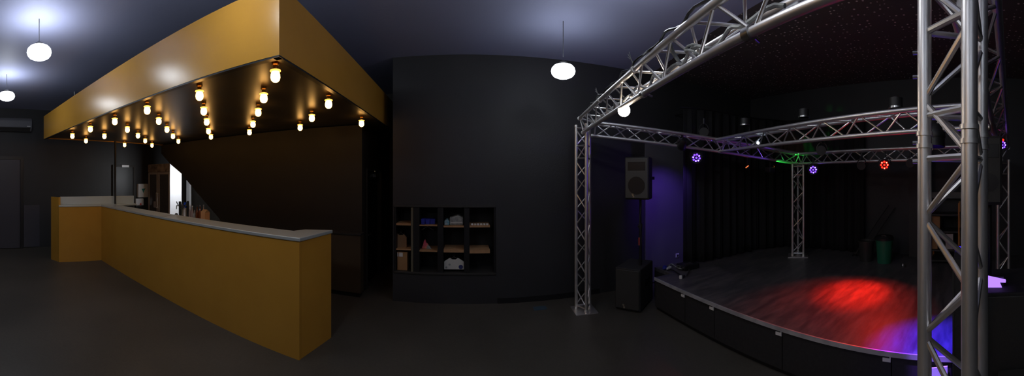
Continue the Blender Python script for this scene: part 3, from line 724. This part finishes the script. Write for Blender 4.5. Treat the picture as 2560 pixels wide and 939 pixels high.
tag(b.build('cable_loop', M['greyc'], None, True), 'small coil of cable resting on the lower tube of the front truss', 'cable')
for n, (s_, lb) in enumerate(((2.0,'steel half coupler on the lower front truss tube above the dark ceiling'),(3.05,'steel half coupler gripping the front truss near the top edge'))):
    t = thing('half_coupler', tuple(onb(s_, lo_o)), lb, 'clamp', 'half couplers')
    b = MB(); b.tube(onb(s_-.02,lo_o), onb(s_+.02,lo_o), CR+.008, 14); b.build('clamp_ring', M['badge'], t, True)
    b = MB(); b.tube(onb(s_,lo_o,.02,.0), onb(s_,lo_o,.07,-.01), .007); b.build('clamp_bolt', M['badge'], t)
b = MB(); pB = V(Bp.x,Bp.y,0)+plan_offs(198,.100)[2]
# bolts on the near post
for zc in (2.06, 1.99, 1.745, 1.80):
    b = MB(); e = V(Bp.x,Bp.y,zc)+max(plan_offs(198,.100), key=lambda o:o.y); b.tube(e+V(0,.018,0), e+V(0,.034,0), .006, 8); b.build('bolt', M['badge'], tB)

# ------------------------------------------------------------------ things at the back of the stage
def bin_(px, pw, py0, py1, r, m, lid, label):
    q = P(px, r); w0 = pw*r/F/2; h0 = zz(py0,r)-ZSt; z0 = ZSt
    t = thing('waste_bin', (q.x,q.y,z0), label, 'bin')
    b = MB(); b.lathe([(w0*.80,.0),(w0*.98,h0*.93),(w0*1.04,h0*.93),(w0*1.04,h0),(w0*.92,h0),(w0*.90,h0*.9)], (q.x,q.y,z0), seg=28); b.build('bin_body', m, t, True)
    if lid:
        b = MB(); b.lathe([(w0*1.1,h0+.001),(w0*1.1,h0+.03),(w0*.9,h0+.06),(0,h0+.065)], (q.x,q.y,z0), seg=28); b.build('bin_lid', M['black'], t, True)
        b = MB(); b.path([(q.x-.06,q.y-.05,z0+h0+.055),(q.x-.08,q.y-.02,z0+h0+.08),(q.x-.06,q.y+.03,z0+h0+.065)], .010); b.build('bag_rim', M['badge'], t, True)
    return t
bin_(2211, 44, 598, 655, 4.84, M['green'], True, 'green waste bin with black lid at the back of the stage')
bin_(2166, 40, 600, 655, 4.95, M['dkgrey'], False, 'dark grey bin left of the green bin on the stage')
for (x0,y0,x1,y1,lb) in ((2160,603,2222,512,'black pole leaning against the back wall, left of the pair'),(2178,606,2238,518,'black pole leaning against the back wall, right of the pair')):
    a_ = RP(x0,y0,5.28); c_ = RP(x1,y1,5.40)
    t = thing('leaning_stand', (a_.x,a_.y,ZSt), lb, 'stand', 'leaning stands')
    dn = (a_-c_).normalized(); foot = a_ + dn*((a_.z-ZSt-.02)/-dn.z if dn.z < 0 else 0)
    b = MB(); b.tube(foot, c_, .009, 8); b.build('pole', M['black'], t, True)
    b = MB(); b.tube(foot, foot+dn*-.25, .014, 8); b.build('sleeve', M['dkgrey'], t, True)
    b = MB(); b.lathe([(.05,0),(.05,.015),(.015,.03)], (foot.x,foot.y,ZSt), seg=14); b.build('foot', M['black'], t, True)
# storage rack with cartons
rk = thing('storage_rack', (4.95,.25,ZSt), 'storage rack with orange posts behind the near truss post', 'rack')
rx0, rx1, ry0, ry1 = 4.72, 5.08, -.12, .56
shz = [zz(618,4.9), zz(573,4.9), zz(532,4.9)]
shz = [ZSt+.06] + [z for z in shz]
for x_ in (rx0, rx1):
    for y_ in (ry0, .145, ry1):
        b = MB(); b.box(x_-.012,x_+.012,y_-.012,y_+.012,ZSt,1.32); b.build('post', M['orange'], rk)
for z_ in shz[:]:
    b = MB(); b.box(rx0-.01,rx1+.01,ry0,ry1,z_-.02,z_); b.build('shelf', M['dkgrey'], rk)
def carton(px0, px1, py0, py1, r, zb, m, label, cat='box', depth=.22):
    zb += .002
    q0, q1 = P(px0, r), P(px1, r); ztop = zz(py0, r)
    t = thing('cardboard_carton', ((q0.x+q1.x)/2+depth/2,(q0.y+q1.y)/2,zb), label, cat, 'cartons on the storage rack')
    b = MB(); b.box(4.755, 4.755+depth, q1.y, q0.y, zb, ztop); b.build('carton_body', m, t, bevel=.003)
    b = MB(); b.box(4.754, 4.755+depth, (q0.y+q1.y)/2-.02, (q0.y+q1.y)/2+.02, ztop-.0005, ztop+.001); b.build('tape', M['tan_'], t)
carton(2318,2350,540,572,4.78, shz[2], M['card'], 'brown carton on the upper shelf of the storage rack')
carton(2318,2344,591,618,4.78, shz[1], M['card'], 'brown carton on the lower shelf of the storage rack')
carton(2364,2383,584,618,4.78, shz[1], M['cardp'], 'pale carton beside the brown one on the lower rack shelf')
q = RP(2258,640,4.6); tag(MB().lathe([(.03,0),(.035,.02),(.02,.045),(0,.05)], (q.x,q.y,ZSt), seg=14).build('tape_roll', M['badge'], None, True), 'small pale knob lying on the stage near the green bin', 'roll')

# stage box, plug and cables at the left corner of the stage
zst = ZSt
def SP(px, py): q = P(px, F*(H-ZSt)/(py-443.)); return V(q.x, q.y, ZSt)
q = SP(1700,672); t = thing('stage_box', tuple(q), 'small black connection box tangled in cables at the left stage corner', 'box')
b = MB(); b.box(q.x-.02,q.x+.24,q.y-.14,q.y+.06,ZSt,ZSt+.07); b.build('box_body', M['black'], t, bevel=.008)
for k in range(3):
    b = MB(); e = V(q.x-.02, q.y-.10+.06*k, ZSt+.04); b.tube(e, e+V(-.02,0,0), .014, 12); b.build('socket', M['badge'], t, True)
b = MB(); b.box(q.x+.02,q.x+.16,q.y-.10,q.y-.02,ZSt+.07,ZSt+.075); b.build('silver_panel', M['badge'], t)
for n, (pts, m, lb) in enumerate((
    ([(1668,672),(1678,664),(1690,668),(1700,676),(1713,672),(1722,664)], 'greyc', 'pale cable curling across the left stage corner'),
    ([(1716,690),(1722,682),(1722,670),(1716,662),(1706,660),(1698,664)], 'dkgrey', 'dark cable looping around the connection box on the stage'),
    ([(1668,676),(1682,680),(1698,686),(1708,694),(1712,690)], 'black', 'black cable running along the stage edge at the left corner'))):
    cp = [SP(*p_)+V(0,0,.009+.02*(k%2)) for k, p_ in enumerate(pts)]
    fine = []
    for k in range(len(cp)-1):
        p0, p1, p2, p3 = cp[max(k-1,0)], cp[k], cp[k+1], cp[min(k+2,len(cp)-1)]
        for j_ in range(6):
            w = j_/6; fine.append(.5*((2*p1)+(p2-p0)*w+(2*p0-5*p1+4*p2-p3)*w*w+(3*p1-p0-3*p2+p3)*w**3))
    b = MB(); b.path(fine, .008); tag(b.build('stage_cable', M[m], None, True), lb, 'cable')
q = SP(1663,673); tag(MB().lathe([(.030,0),(.030,.035),(.02,.05),(0,.05)], q+V(0,0,.03), (-.8,-.5,.1), 14).build('power_plug', M['blue'], None, True), 'blue power plug at the left corner of the stage', 'plug')
q = SP(1668,675); tag(MB().lathe([(.016,0),(.020,.03),(.020,.08),(.012,.10),(0,.10)], q+V(0,0,.021), (.9,.35,0), 12).build('cable_connector', M['paper'], None, True), 'pale cable connector lying next to the blue plug', 'plug')
q = SP(1702,696); tag(MB().lathe([(.020,0),(.024,.02),(.018,.04),(0,.045)], q, seg=14).build('round_knob', M['paper'], None, True), 'small round white knob on the stage near its left edge', 'knob')
q = RP(1691,637,4.95); t = thing('wall_socket', (q.x,YB-.05,q.z), 'small pale square socket on the violet wall by the curtain', 'socket')
e = YB/cos(az(1691)); q = RP(1691,637,e)
b = MB(); b.box(q.x-.034,q.x+.034,YB-.032,YB-.02,q.z-.034,q.z+.034); b.build('face_plate', M['white'], t, bevel=.004)
b = MB(); b.lathe([(.020,0),(.018,.003),(0,.003)], (q.x+.005,YB-.0325,q.z-.004), (0,-1,0), 14); b.build('socket_recess', M['dkgrey'], t)

# flat slate blue rectangle on the floor
q = on_floor(1350,770); tag(MB().obox(V(q.x,q.y,.003), V(1,0,0), V(0,1,0), V(0,0,1), .085,.055,.003).build('floor_patch', M['plate']), 'flat slate blue patch on the dark floor near the truss post base', 'floor plate')

# ------------------------------------------------------------------ merchandise shelf in the niche
YF = YB+.004
sh = thing('shelf_unit', ((NX0+NX1)/2, YB+.18, NZ0), 'black built-in shelf unit of four bays in the dark wall', 'shelf unit')
def NX(px): return YB*tan(az(px))
def NZ(px, py, d_=0): return zz(py, (YB+d_)/cos(az(px)))
b = MB(); b.box(NX0+.002,NX1-.002,YB+.33,YB+.355,NZ0+.002,NZ1-.002); b.build('back_board', M['black'], sh)
for (x_, w_) in ((NX0+.015,.012),(NX(1041),.040),(NX(1101),.038),(NX(1167),.036),(NX1-.015,.012)):
    b = MB(); b.box(x_-w_,x_+w_,YB+.002,YB+.33,NZ0+.03,NZ1-.03); b.build('upright', M['black'], sh)
b = MB(); b.box(NX0+.003,NX1-.003,YB-.012,YB+.33,NZ1-.03,NZ1-.002); b.build('top_board', M['dkgrey'], sh, bevel=.003)
b = MB(); b.box(NX0+.003,NX1-.003,YB-.012,YB+.33,NZ0+.002,NZ0+.03); b.build('bottom_board', M['dkgrey'], sh, bevel=.003)
b = MB(); b.box(NX(1027.5),NX(1033),YB-.002,YB+.30,NZ0+.03,NZ1-.035); b.build('side_board', mat('grey_olive_board',(.13,.12,.085),.6), sh)
bays = [(NX0+.03,NX(1027),'a'),(NX(1048.5),NX(1093),'b'),(NX(1109),NX(1159.5),'c'),(NX(1174),NX(1225),'d')]
SZ = {}
for n, (x0,x1,k) in enumerate(bays):
    for lev, (yt, yb) in enumerate((((558,563),(562,565),(564,568),(563,568))[n], ((622,625),(626,629),(624,631),(625,633))[n])):
        pxm = 1165+F*math.atan((x0+x1)/2/YB); zt_ = NZ(pxm, yt); zb_ = NZ(pxm, yb)
        SZ[(k,lev)] = zt_
        b = MB(); b.box(x0,x1,YB+.006,YB+.33,zb_,zt_); b.build('shelf', M['wood'], sh)
    SZ[(k,2)] = NZ0+.03
# goods
def gz(k, lev): return SZ[(k,lev)]+.0015
g = 'goods on the shelf unit'
def hanger(b, x, y, ztop, w):
    b.path([(x+.012*cos(a_*.6)-.002, y, ztop+.025+.014*sin(a_*.6)) for a_ in range(0,9)][::-1] + [(x,y,ztop)], .003, 6)
    b.path([(x-w,y,ztop-.05),(x,y,ztop),(x+w,y,ztop-.05)], .006, 6)
def garment(name, px0, px1, py0, py1, m, label, prints=None, y=.10, neck=.05):
    x0, x1 = NX(px0), NX(px1); pm = (px0+px1)/2; z1, z0 = NZ(pm,py0,y), NZ(pm,py1,y); xm = (x0+x1)/2; yy = YB+y
    sc2 = (YB+y)/YB; x0*=sc2; x1*=sc2; xm*=sc2; w = (x1-x0)/2
    t = thing(name, (xm,yy,z0), label, 'garment', g)
    out = [(x0,z0),(x1,z0),(x1,z1-.050),(xm+w*.55,z1-.012),(xm+neck,z1),(xm+neck*.5,z1-.022),(xm-neck*.5,z1-.022),(xm-neck,z1),(xm-w*.55,z1-.012),(x0,z1-.050)]
    b = MB(); b.extr([V(a_,yy-.014,c_) for a_,c_ in out], (0,.028,0)); b.build('cloth_body', m, t, bevel=.006)
    b = MB(); hanger(b, xm, yy, z1+.012, w*.8); b.build('clothes_hanger', M['dkgrey'], t, True)
    for (pp, qq, rr, mm) in prints or ():
        ex = NX(pp)*sc2; ez = NZ(pp,qq,y); b = MB(); b.lathe([(rr,0),(rr*.9,.003),(0,.003)], (ex,yy-.0145,ez), (0,-1,0), 16); b.build('printed_badge', mm, t)
    return t
garment('hanging_garment', 988,1017,583,621, M['tan_'], 'tan garment on a hanger in the left bay of the shelf unit', y=.12)
garment('t_shirt', 1110,1160,644,672.5, M['tee'], 'white t-shirt on a hanger at the bottom of the third bay', [(1152,666,.030,M['ink']),(1124,660,.014,M['greyc']),(1116,667,.014,M['greyc'])], y=.06)
def carton2(px0,px1,py0,z0,m,label,name='cardboard_box',y=.04,d_=.2,labels=()):
    pm=(px0+px1)/2; sc2=(YB+y)/YB; x0,x1=NX(px0)*sc2,NX(px1)*sc2; z1=NZ(pm,py0,y)
    t = thing(name, ((x0+x1)/2,YB+y+d_/2,z0), label, 'box', g)
    b = MB(); b.box(x0,x1,YB+y,YB+y+d_,z0,z1); b.build('box_body', m, t, bevel=.003)
    b = MB(); b.box(x0-.002,x1+.002,YB+y-.002,YB+y+d_+.002,z1-.015,z1+.003); b.build('lid_flap', m, t)
    for (a0,a1,c0,c1) in labels:
        b = MB(); b.box(NX(a0)*sc2,NX(a1)*sc2,YB+y-.004,YB+y,NZ(pm,c1,y),NZ(pm,c0,y)); b.build('white_label', M['paper'], t)
carton2(993,1018,630,gz('a',2),M['card'],'brown box with white labels at the bottom of the left bay',labels=((993.5,996,631,641),(998,1007,631,641)))
for k,(a0,a1,lb) in enumerate(((1053,1062,'blue box on the top shelf of the second bay, left of three'),(1063.5,1074,'blue box on the top shelf of the second bay, middle of three'),(1075.5,1088,'blue box on the top shelf of the second bay, right of three'))):
    carton2(a0,a1,548,gz('b',0),M['blue'],lb,'blue_box',.03+.02*k,.14)
# crumpled pink bundle and hanger in the second bay
x_ = NX(1064)*1.03; zb = gz('b',1)
t = thing('pink_bundle', (x_,YB+.12,zb), 'crumpled pink and orange bundle in the second bay', 'bundle', g)
b = MB(); 
b.extr([V(x_-.055,YB+.09,zb),V(x_+.055,YB+.09,zb),V(x_+.045,YB+.09,zb+.05),V(x_+.012,YB+.09,zb+.085),V(x_-.005,YB+.09,zb+.13),V(x_-.022,YB+.09,zb+.105),V(x_-.035,YB+.09,zb+.05)], (0,.06,0)); b.build('folded_cloth', M['pink'], t, bevel=.012)
b = MB(); b.extr([V(x_+.01,YB+.085,zb),V(x_+.085,YB+.085,zb),V(x_+.06,YB+.085,zb+.035),V(x_+.03,YB+.085,zb+.06)], (0,.05,0)); b.build('pale_wrap', M['greyc'], t, bevel=.008)
xh = NX(1069)*1.04; zh = NZ(1069,566,.15); b = MB(); hanger(b, xh, YB+.16, zh, .085); tag(b.build('clothes_hanger', M['greyc'], None, True), 'empty clothes hanger under the top shelf of the second bay', 'hanger', g)
# grey wrapped stack in the third bay
zb = gz('c',0)
for (a0,a1,h_,y_,lb,mm) in ((1111,1123,.075,.03,'small teal and white packet left of the grey bundle in the third bay','tealp'),(1124,1158,.125,.05,'large grey wrapped bundle on the top shelf of the third bay','greyc')):
    x0,x1 = NX(a0)*1.01, NX(a1)*1.01; zb = gz('c',0)+.002
    if mm == 'tealp' and 'tealp' not in M: M['tealp'] = mat('teal_white_packet',(.32,.40,.42),.5,noise=(30,(.10,.32,.42)))
    t = thing('wrapped_bundle', ((x0+x1)/2,YB+.12,zb), lb, 'bundle', g)
    nx = 7; rnd = random.Random(a0)
    prof = [V(x0,YB+y_,zb),V(x1,YB+y_,zb)] + [V(x1+(x0-x1)*k/nx, YB+y_, zb+h_*(.72+.28*sin(PI*(k+.6)/(nx+1))+.06*rnd.uniform(-1,1))) for k in range(nx+1)]
    b = MB(); b.extr(prof, (0,.18,0)); b.build('wrapping', M[mm], t, bevel=.01)
    b = MB(); b.box(x0+.01,x1-.01,YB+y_-.003,YB+y_+.183,zb+h_*.25,zb+h_*.32); b.build('band', M['paper'], t)
# row of small white rolls on the fourth bay's top shelf
zb = gz('d',0); x0,x1 = NX(1176.5), NX(1222)
for k in range(6):
    xx = x0+(x1-x0)*(k+.5)/6
    o = MB().lathe([(.016,0),(.018,.004),(.018,.016),(.013,.021),(0,.021)], (xx*1.004,YB+.028,zb), seg=14).build('paper_roll', M['paper'], None, True)
    tag(o, f'small white paper roll, {on[k]} from the left on the fourth bay shelf', 'roll', 'white rolls on the fourth bay shelf')

# ------------------------------------------------------------------ back of the bar: fridge, dispensers, bottles
FY = 4.75; FX1 = FY*tan(az(425)); FX0 = FY*tan(az(370)); FZ = zz(408, FY/cos(az(425)))
fg = thing('glass_door_fridge', ((FX0+FX1)/2, FY+.2, 0), 'tall two-door glass fridge behind the bar with a bright white side', 'fridge')
b = MB(); b.box(FX0,FX1-.012,FY+.03,FY+.37,.06,FZ); b.build('cabinet', M['brownf'], fg, bevel=.004)
b = MB(); b.box(FX1-.012,FX1,FY,FY+.37,.04,FZ); b.build('side_panel', M['white'], fg, bevel=.004)
zh = zz(430, FY/cos(az(400)))
b = MB(); b.box(FX0,FX1-.013,FY,FY+.03,zh+.01,FZ); b.build('header_panel', M['header'], fg, bevel=.003)
xm = FY*tan(az(394.5))
for (x0,x1) in ((FX0+.01,xm-.01),(xm+.01,FX1-.02)):
    fr = MB(); w_ = .055
    fr.box(x0,x0+w_,FY,FY+.03,.15,zh); fr.box(x1-w_,x1,FY,FY+.03,.15,zh); fr.box(x0+w_,x1-w_,FY,FY+.03,zh-w_,zh); fr.box(x0+w_,x1-w_,FY,FY+.03,.15,.15+w_)
    do = fr.build('door', M['brownf'], fg)
    p2 = MB(); p2.box(x0+w_,x1-w_,FY+.012,FY+.020,.15+w_,zh-w_); p2.build('glass_pane', M['glass'], do)
    hh = MB(); hx = x1-.02 if x1 < xm else x0+.02; hh.tube((hx,FY-.03,.9),(hx,FY-.03,1.3),.010); hh.tube((hx,FY,.92),(hx,FY-.03,.92),.006); hh.tube((hx,FY,1.28),(hx,FY-.03,1.28),.006); hh.build('handle', M['brownf'], do, True)
b = MB(); b.box(FX0+.03,FX1-.03,FY+.03,FY+.36,0,.06); b.build('plinth', M['black'], fg)
# a note stuck on the left glass door
q = (386,512); xx = (FY-.004)*tan(az(387)); zc = zz(505, FY/cos(az(387)))
tag(MB().box(xx-.06,xx+.06,FY-.004,FY-.001,zc-.14,zc+.02).build('paper_note', M['cardp']), 'pale note stuck on the left fridge door', 'note')
# wall dispensers
wr = -XL
def LW(px, py): th_ = az(px); r = XL/sin(th_); return V(XL, r*cos(th_), zz(py, r))
a0, a1 = LW(341,459), LW(366,492)
t = thing('towel_dispenser', (XL+.05,(a0.y+a1.y)/2,a1.z), 'white paper towel dispenser with a teal mark beside the fridge', 'dispenser')
b = MB(); b.box(XL,XL+.10,a0.y,a1.y,a1.z,a0.z); b.build('dispenser_case', M['paper'], t, bevel=.02)
m_ = (a0+a1)/2; b = MB(); b.extr([V(XL+.101,m_.y-.06,m_.z+.05),V(XL+.101,m_.y+.07,m_.z+.06),V(XL+.101,m_.y+.02,m_.z-.01),V(XL+.101,m_.y,m_.z-.07),V(XL+.101,m_.y-.03,m_.z)], (.003,0,0)); b.build('teal_mark', M['teal'], t)
b = MB(); b.box(XL+.02,XL+.08,a0.y+.04,a1.y-.04,a1.z-.012,a1.z); b.build('paper_slot', M['dkgrey'], t)
a0, a1 = LW(336,496), LW(355,512)
t = thing('soap_dispenser', (XL+.05,(a0.y+a1.y)/2,a1.z), 'small white soap box with a red mark below the towel dispenser', 'dispenser')
b = MB(); b.box(XL,XL+.09,a0.y,a1.y,a1.z,a0.z); b.build('dispenser_case', M['white'], t, bevel=.012)
b = MB(); my, mz = a0.y+(a1.y-a0.y)*.55, a1.z+.03
b.extr([V(XL+.091,my-.03,mz),V(XL+.091,my+.015,mz-.02),V(XL+.091,my+.04,mz-.01),V(XL+.091,my+.02,mz+.05),V(XL+.091,my,mz+.02)], (.003,0,0)); b.build('red_mark', M['red'], t)
b = MB(); b.box(XL,XL+.12,a0.y-.02,a1.y+.02,a1.z-.05,a1.z-.001); b.build('drip_shelf', M['black'], t)
a0, a1 = LW(302,411.5), LW(321,418.5)
t = thing('emergency_sign', (XL+.02,(a0.y+a1.y)/2,a1.z), 'small pale emergency sign box above the door behind the bar', 'sign')
b = MB(); b.box(XL,XL+.05,a0.y,a1.y,a1.z,a0.z); b.build('sign_case', M['dkgrey'], t, bevel=.004)
b = MB(); b.box(XL+.05,XL+.056,a0.y+.01,a1.y-.01,a1.z+.006,a0.z-.006); b.build('pale_lens', M['white'], t)
# unseen lamp added behind the stair wall to brighten the white fridge side
t = thing('added_tube_lamp', (-5.55,4.92,1.70), 'unseen tube lamp added behind the slanted stair wall to light the fridge side', 'lamp')
b = MB(); b.tube((-5.55,4.72,1.70),(-5.55,5.12,1.70),.016,12); b.build('light_tube', M['strip'], t, True)
b = MB(); b.box(-5.59,-5.51,4.66,5.18,1.722,1.75); b.tube((-5.55,4.69,1.70),(-5.55,4.72,1.70),.02); b.tube((-5.55,5.12,1.70),(-5.55,5.15,1.70),.02); b.build('housing', M['white'], t)
b = MB(); b.tube((-5.55,4.9,1.75),(-5.55,4.9,2.45),.008); b.build('hanger_rod', M['black'], t)
# white edge further back, like a shelf end
e0, e1 = 6.05*tan(az(470.5)), 6.05*tan(az(478))
tag(MB().box(e0,e1,5.98,6.05,.0,zz(450,9.4)).build('shelf_end', M['white']), 'narrow white shelf end seen far behind the bar taps', 'shelf')

YI = 3.28; ZWT = 1.002
def on_bar(px, r=None):
    th_ = az(px); r = YI/cos(th_); return V(r*sin(th_), YI, ZWT), r
def cyl_item(px, pw, py, m, name, label, cat, neck=False, cap=None):
    q, r = on_bar(px); w = pw*r/F/2; h_ = zz(py, r)-ZWT
    t = thing(name, tuple(q), label, cat, 'bottles and taps behind the counter')
    if neck:
        b = MB(); b.lathe([(w*.9,0),(w,.01),(w,h_*.58),(w*.85,h_*.66),(w*.36,h_*.76),(w*.33,h_*.94)], q, seg=16); b.build('bottle_body', m, t, True)
        b = MB(); b.lathe([(w*.42,h_*.93),(w*.42,h_),(0,h_)], q, seg=12); b.build('cap', cap or M['dkgrey'], t, True)
    else:
        b = MB(); b.lathe([(w*1.15,0),(w*1.15,.02),(w,.03),(w,h_*.95),(w*.9,h_),(0,h_)], q, seg=16); b.build('column', m, t, True)
        b = MB(); b.tube(q+V(0,0,h_*.8), q+V(.0,-.07,h_*.78), w*.4); b.tube(q+V(0,-.07,h_*.79), q+V(0,-.075,h_*.6), w*.35); b.build('spout', M['badge'], t, True)
    return t, q, r, h_, w
cyl_item(450, 6.5, 503, M['black'], 'tap_column', 'slim black tap column against the white fridge side', 'beer tap')
cyl_item(455.5, 5, 506, M['brownf'], 'drinks_bottle', 'thin brown bottle between the two black tap columns', 'bottle', True)
t, q, r, h_, w = cyl_item(462.5, 8, 506, M['white'], 'drinks_bottle', 'white bottle with bright blue cap between the tap columns', 'bottle', False)
b = MB(); b.lathe([(w*1.05,h_*.72),(w*1.05,h_+.004),(0,h_+.006)], q, seg=16); b.build('blue_top', glow('blue_lit_cap', (.03,.10,.9), .35) if False else mat('blue_plastic',(.02,.10,.8),.4), t, True)
cyl_item(469.3, 6, 502, M['black'], 'tap_column', 'slim black tap column right of the blue topped bottle', 'beer tap')
cyl_item(475, 7, 512, M['clearb'], 'drinks_bottle', 'tall pinkish bottle right of the black tap columns', 'bottle', True, M['paper'])
cyl_item(481, 7, 514, M['clearb'], 'drinks_bottle', 'second pinkish bottle right of the tap columns', 'bottle', True, M['paper'])
cyl_item(486.5, 8, 522, M['greyc'], 'drinks_bottle', 'short pale bottle left of the brown bottles', 'bottle', True)
cyl_item(493, 8.5, 513, M['bottle'], 'drinks_bottle', 'brown glass bottle, left of the pair beside the glowing orange carton', 'bottle', True, M['dkgrey'])
cyl_item(500.5, 8.5, 512, M['bottle'], 'drinks_bottle', 'brown glass bottle, right of the pair beside the glowing orange carton', 'bottle', True, M['badge'])
cyl_item(509, 7, 511, M['clearb'], 'drinks_bottle', 'clear bottle neck showing above the orange carton', 'bottle', True, M['badge'])
q, r = on_bar(513); q.x *= (YI-.11)/YI; t = thing('juice_carton', (q.x,YI-.10,ZWT), 'small orange carton at the right end of the bottles', 'carton')
w = 15*r/F/2; zt_ = zz(527, r)
b = MB(); b.box(q.x-w,q.x+w,YI-.16,YI-.06,ZWT,zt_); b.build('carton_body', mat('orange_carton',(.62,.30,.12),.6), t, bevel=.004)
b = MB(); b.extr([V(q.x-w,YI-.16,zt_),V(q.x-w,YI-.06,zt_),V(q.x-w,YI-.11,zt_+.04)], (2*w,0,0)); b.build('gable_top', M['card'], t)
# leafy sprig in front of the taps
q, r = on_bar(454); t = thing('dry_sprig', (q.x,YI-.14,ZWT), 'dry leafy sprig in a dark cup before the tap columns', 'plant')
q = V(q.x*(YI-.14)/YI, q.y-.14, q.z)
b = MB(); b.lathe([(.03,0),(.036,.10),(.030,.10),(.028,.02)], q, seg=14); b.build('cup', M['black'], t, True)
rnd = random.Random(5); zb = zz(503, r)-.02
b = MB(); lf = MB()
for k in range(9):
    a_ = rnd.uniform(-1,1); tip = V(q.x+.13*a_, q.y+rnd.uniform(-.03,.03), zb+.05*rnd.uniform(-.5,1)-.03*abs(a_))
    b.path([q+V(0,0,.09), q+V(.02*a_,0,.2), q.lerp(tip,.7)+V(0,0,.06), tip], .003, 5)
    for j_ in range(4):
        e = q.lerp(tip,.80+.07*j_)+V(0,0,.03*(1-j_/3)); s_ = .018
        lf.add([e+V(-s_,0,0), e+V(0,-.006,s_*.5), e+V(s_,0,.004), e+V(0,.006,-s_*.5)], [(0,1,2,3)])
b.build('stems', M['leaf'], t); lf.build('leaves', M['leaf'], t, solid=.002)
q, r = on_bar(441); tag(MB().lathe([(.028,0),(.036,.05),(.034,.095),(.020,.12),(0,.125)], V(q.x*(YI-.1)/YI,YI-.1,ZWT), seg=16).build('pepper_shaker', M['black'], None, True), 'small black shaker in front of the bright fridge side', 'shaker')

# air conditioner on the left wall
t = thing('air_conditioner', (XL+.12,1.0,2.78), 'grey wall air conditioner at the top left above the door', 'air conditioner')
y1 = LW(75,310).y; z0, z1 = 2.79, 3.09
b = MB(); b.extr([V(XL,.45,z0),V(XL,.45,z1),V(XL+.20,.45,z1),V(XL+.235,.45,z1-.06),V(XL+.235,.45,z0+.09),V(XL+.16,.45,z0)], (0,y1-.45,0)); b.build('case', mat('grey_ac_plastic',(.16,.16,.18),.5), t, bevel=.012)
b = MB(); b.obox(V(XL+.20,(y1+.45)/2,z0+.042), V(.6,0,.8), V(0,1,0), V(-.8,0,.6), .045,(y1-.45)/2-.04,.004); b.build('air_flap', M['dkgrey'], t)
b = MB(); b.box(XL+.236,XL+.238,y1-.12,y1-.04,z0+.10,z0+.115); b.build('status_label', M['paper'], t)

# faint ambient only
w = bpy.data.worlds.new('world'); SC.world = w; w.use_nodes = True
w.node_tree.nodes['Background'].inputs['Color'].default_value = (.4,.45,.6,1); w.node_tree.nodes['Background'].inputs['Strength'].default_value = .006

vs = SC.view_settings
vs.view_transform = 'Standard'; vs.look = 'None'; vs.gamma = 1; vs.use_curve_mapping = False; vs.exposure = 0.2
SC.cycles.use_denoising = True
SC.cycles.max_bounces = 6
SC.cycles.sample_clamp_indirect = 4
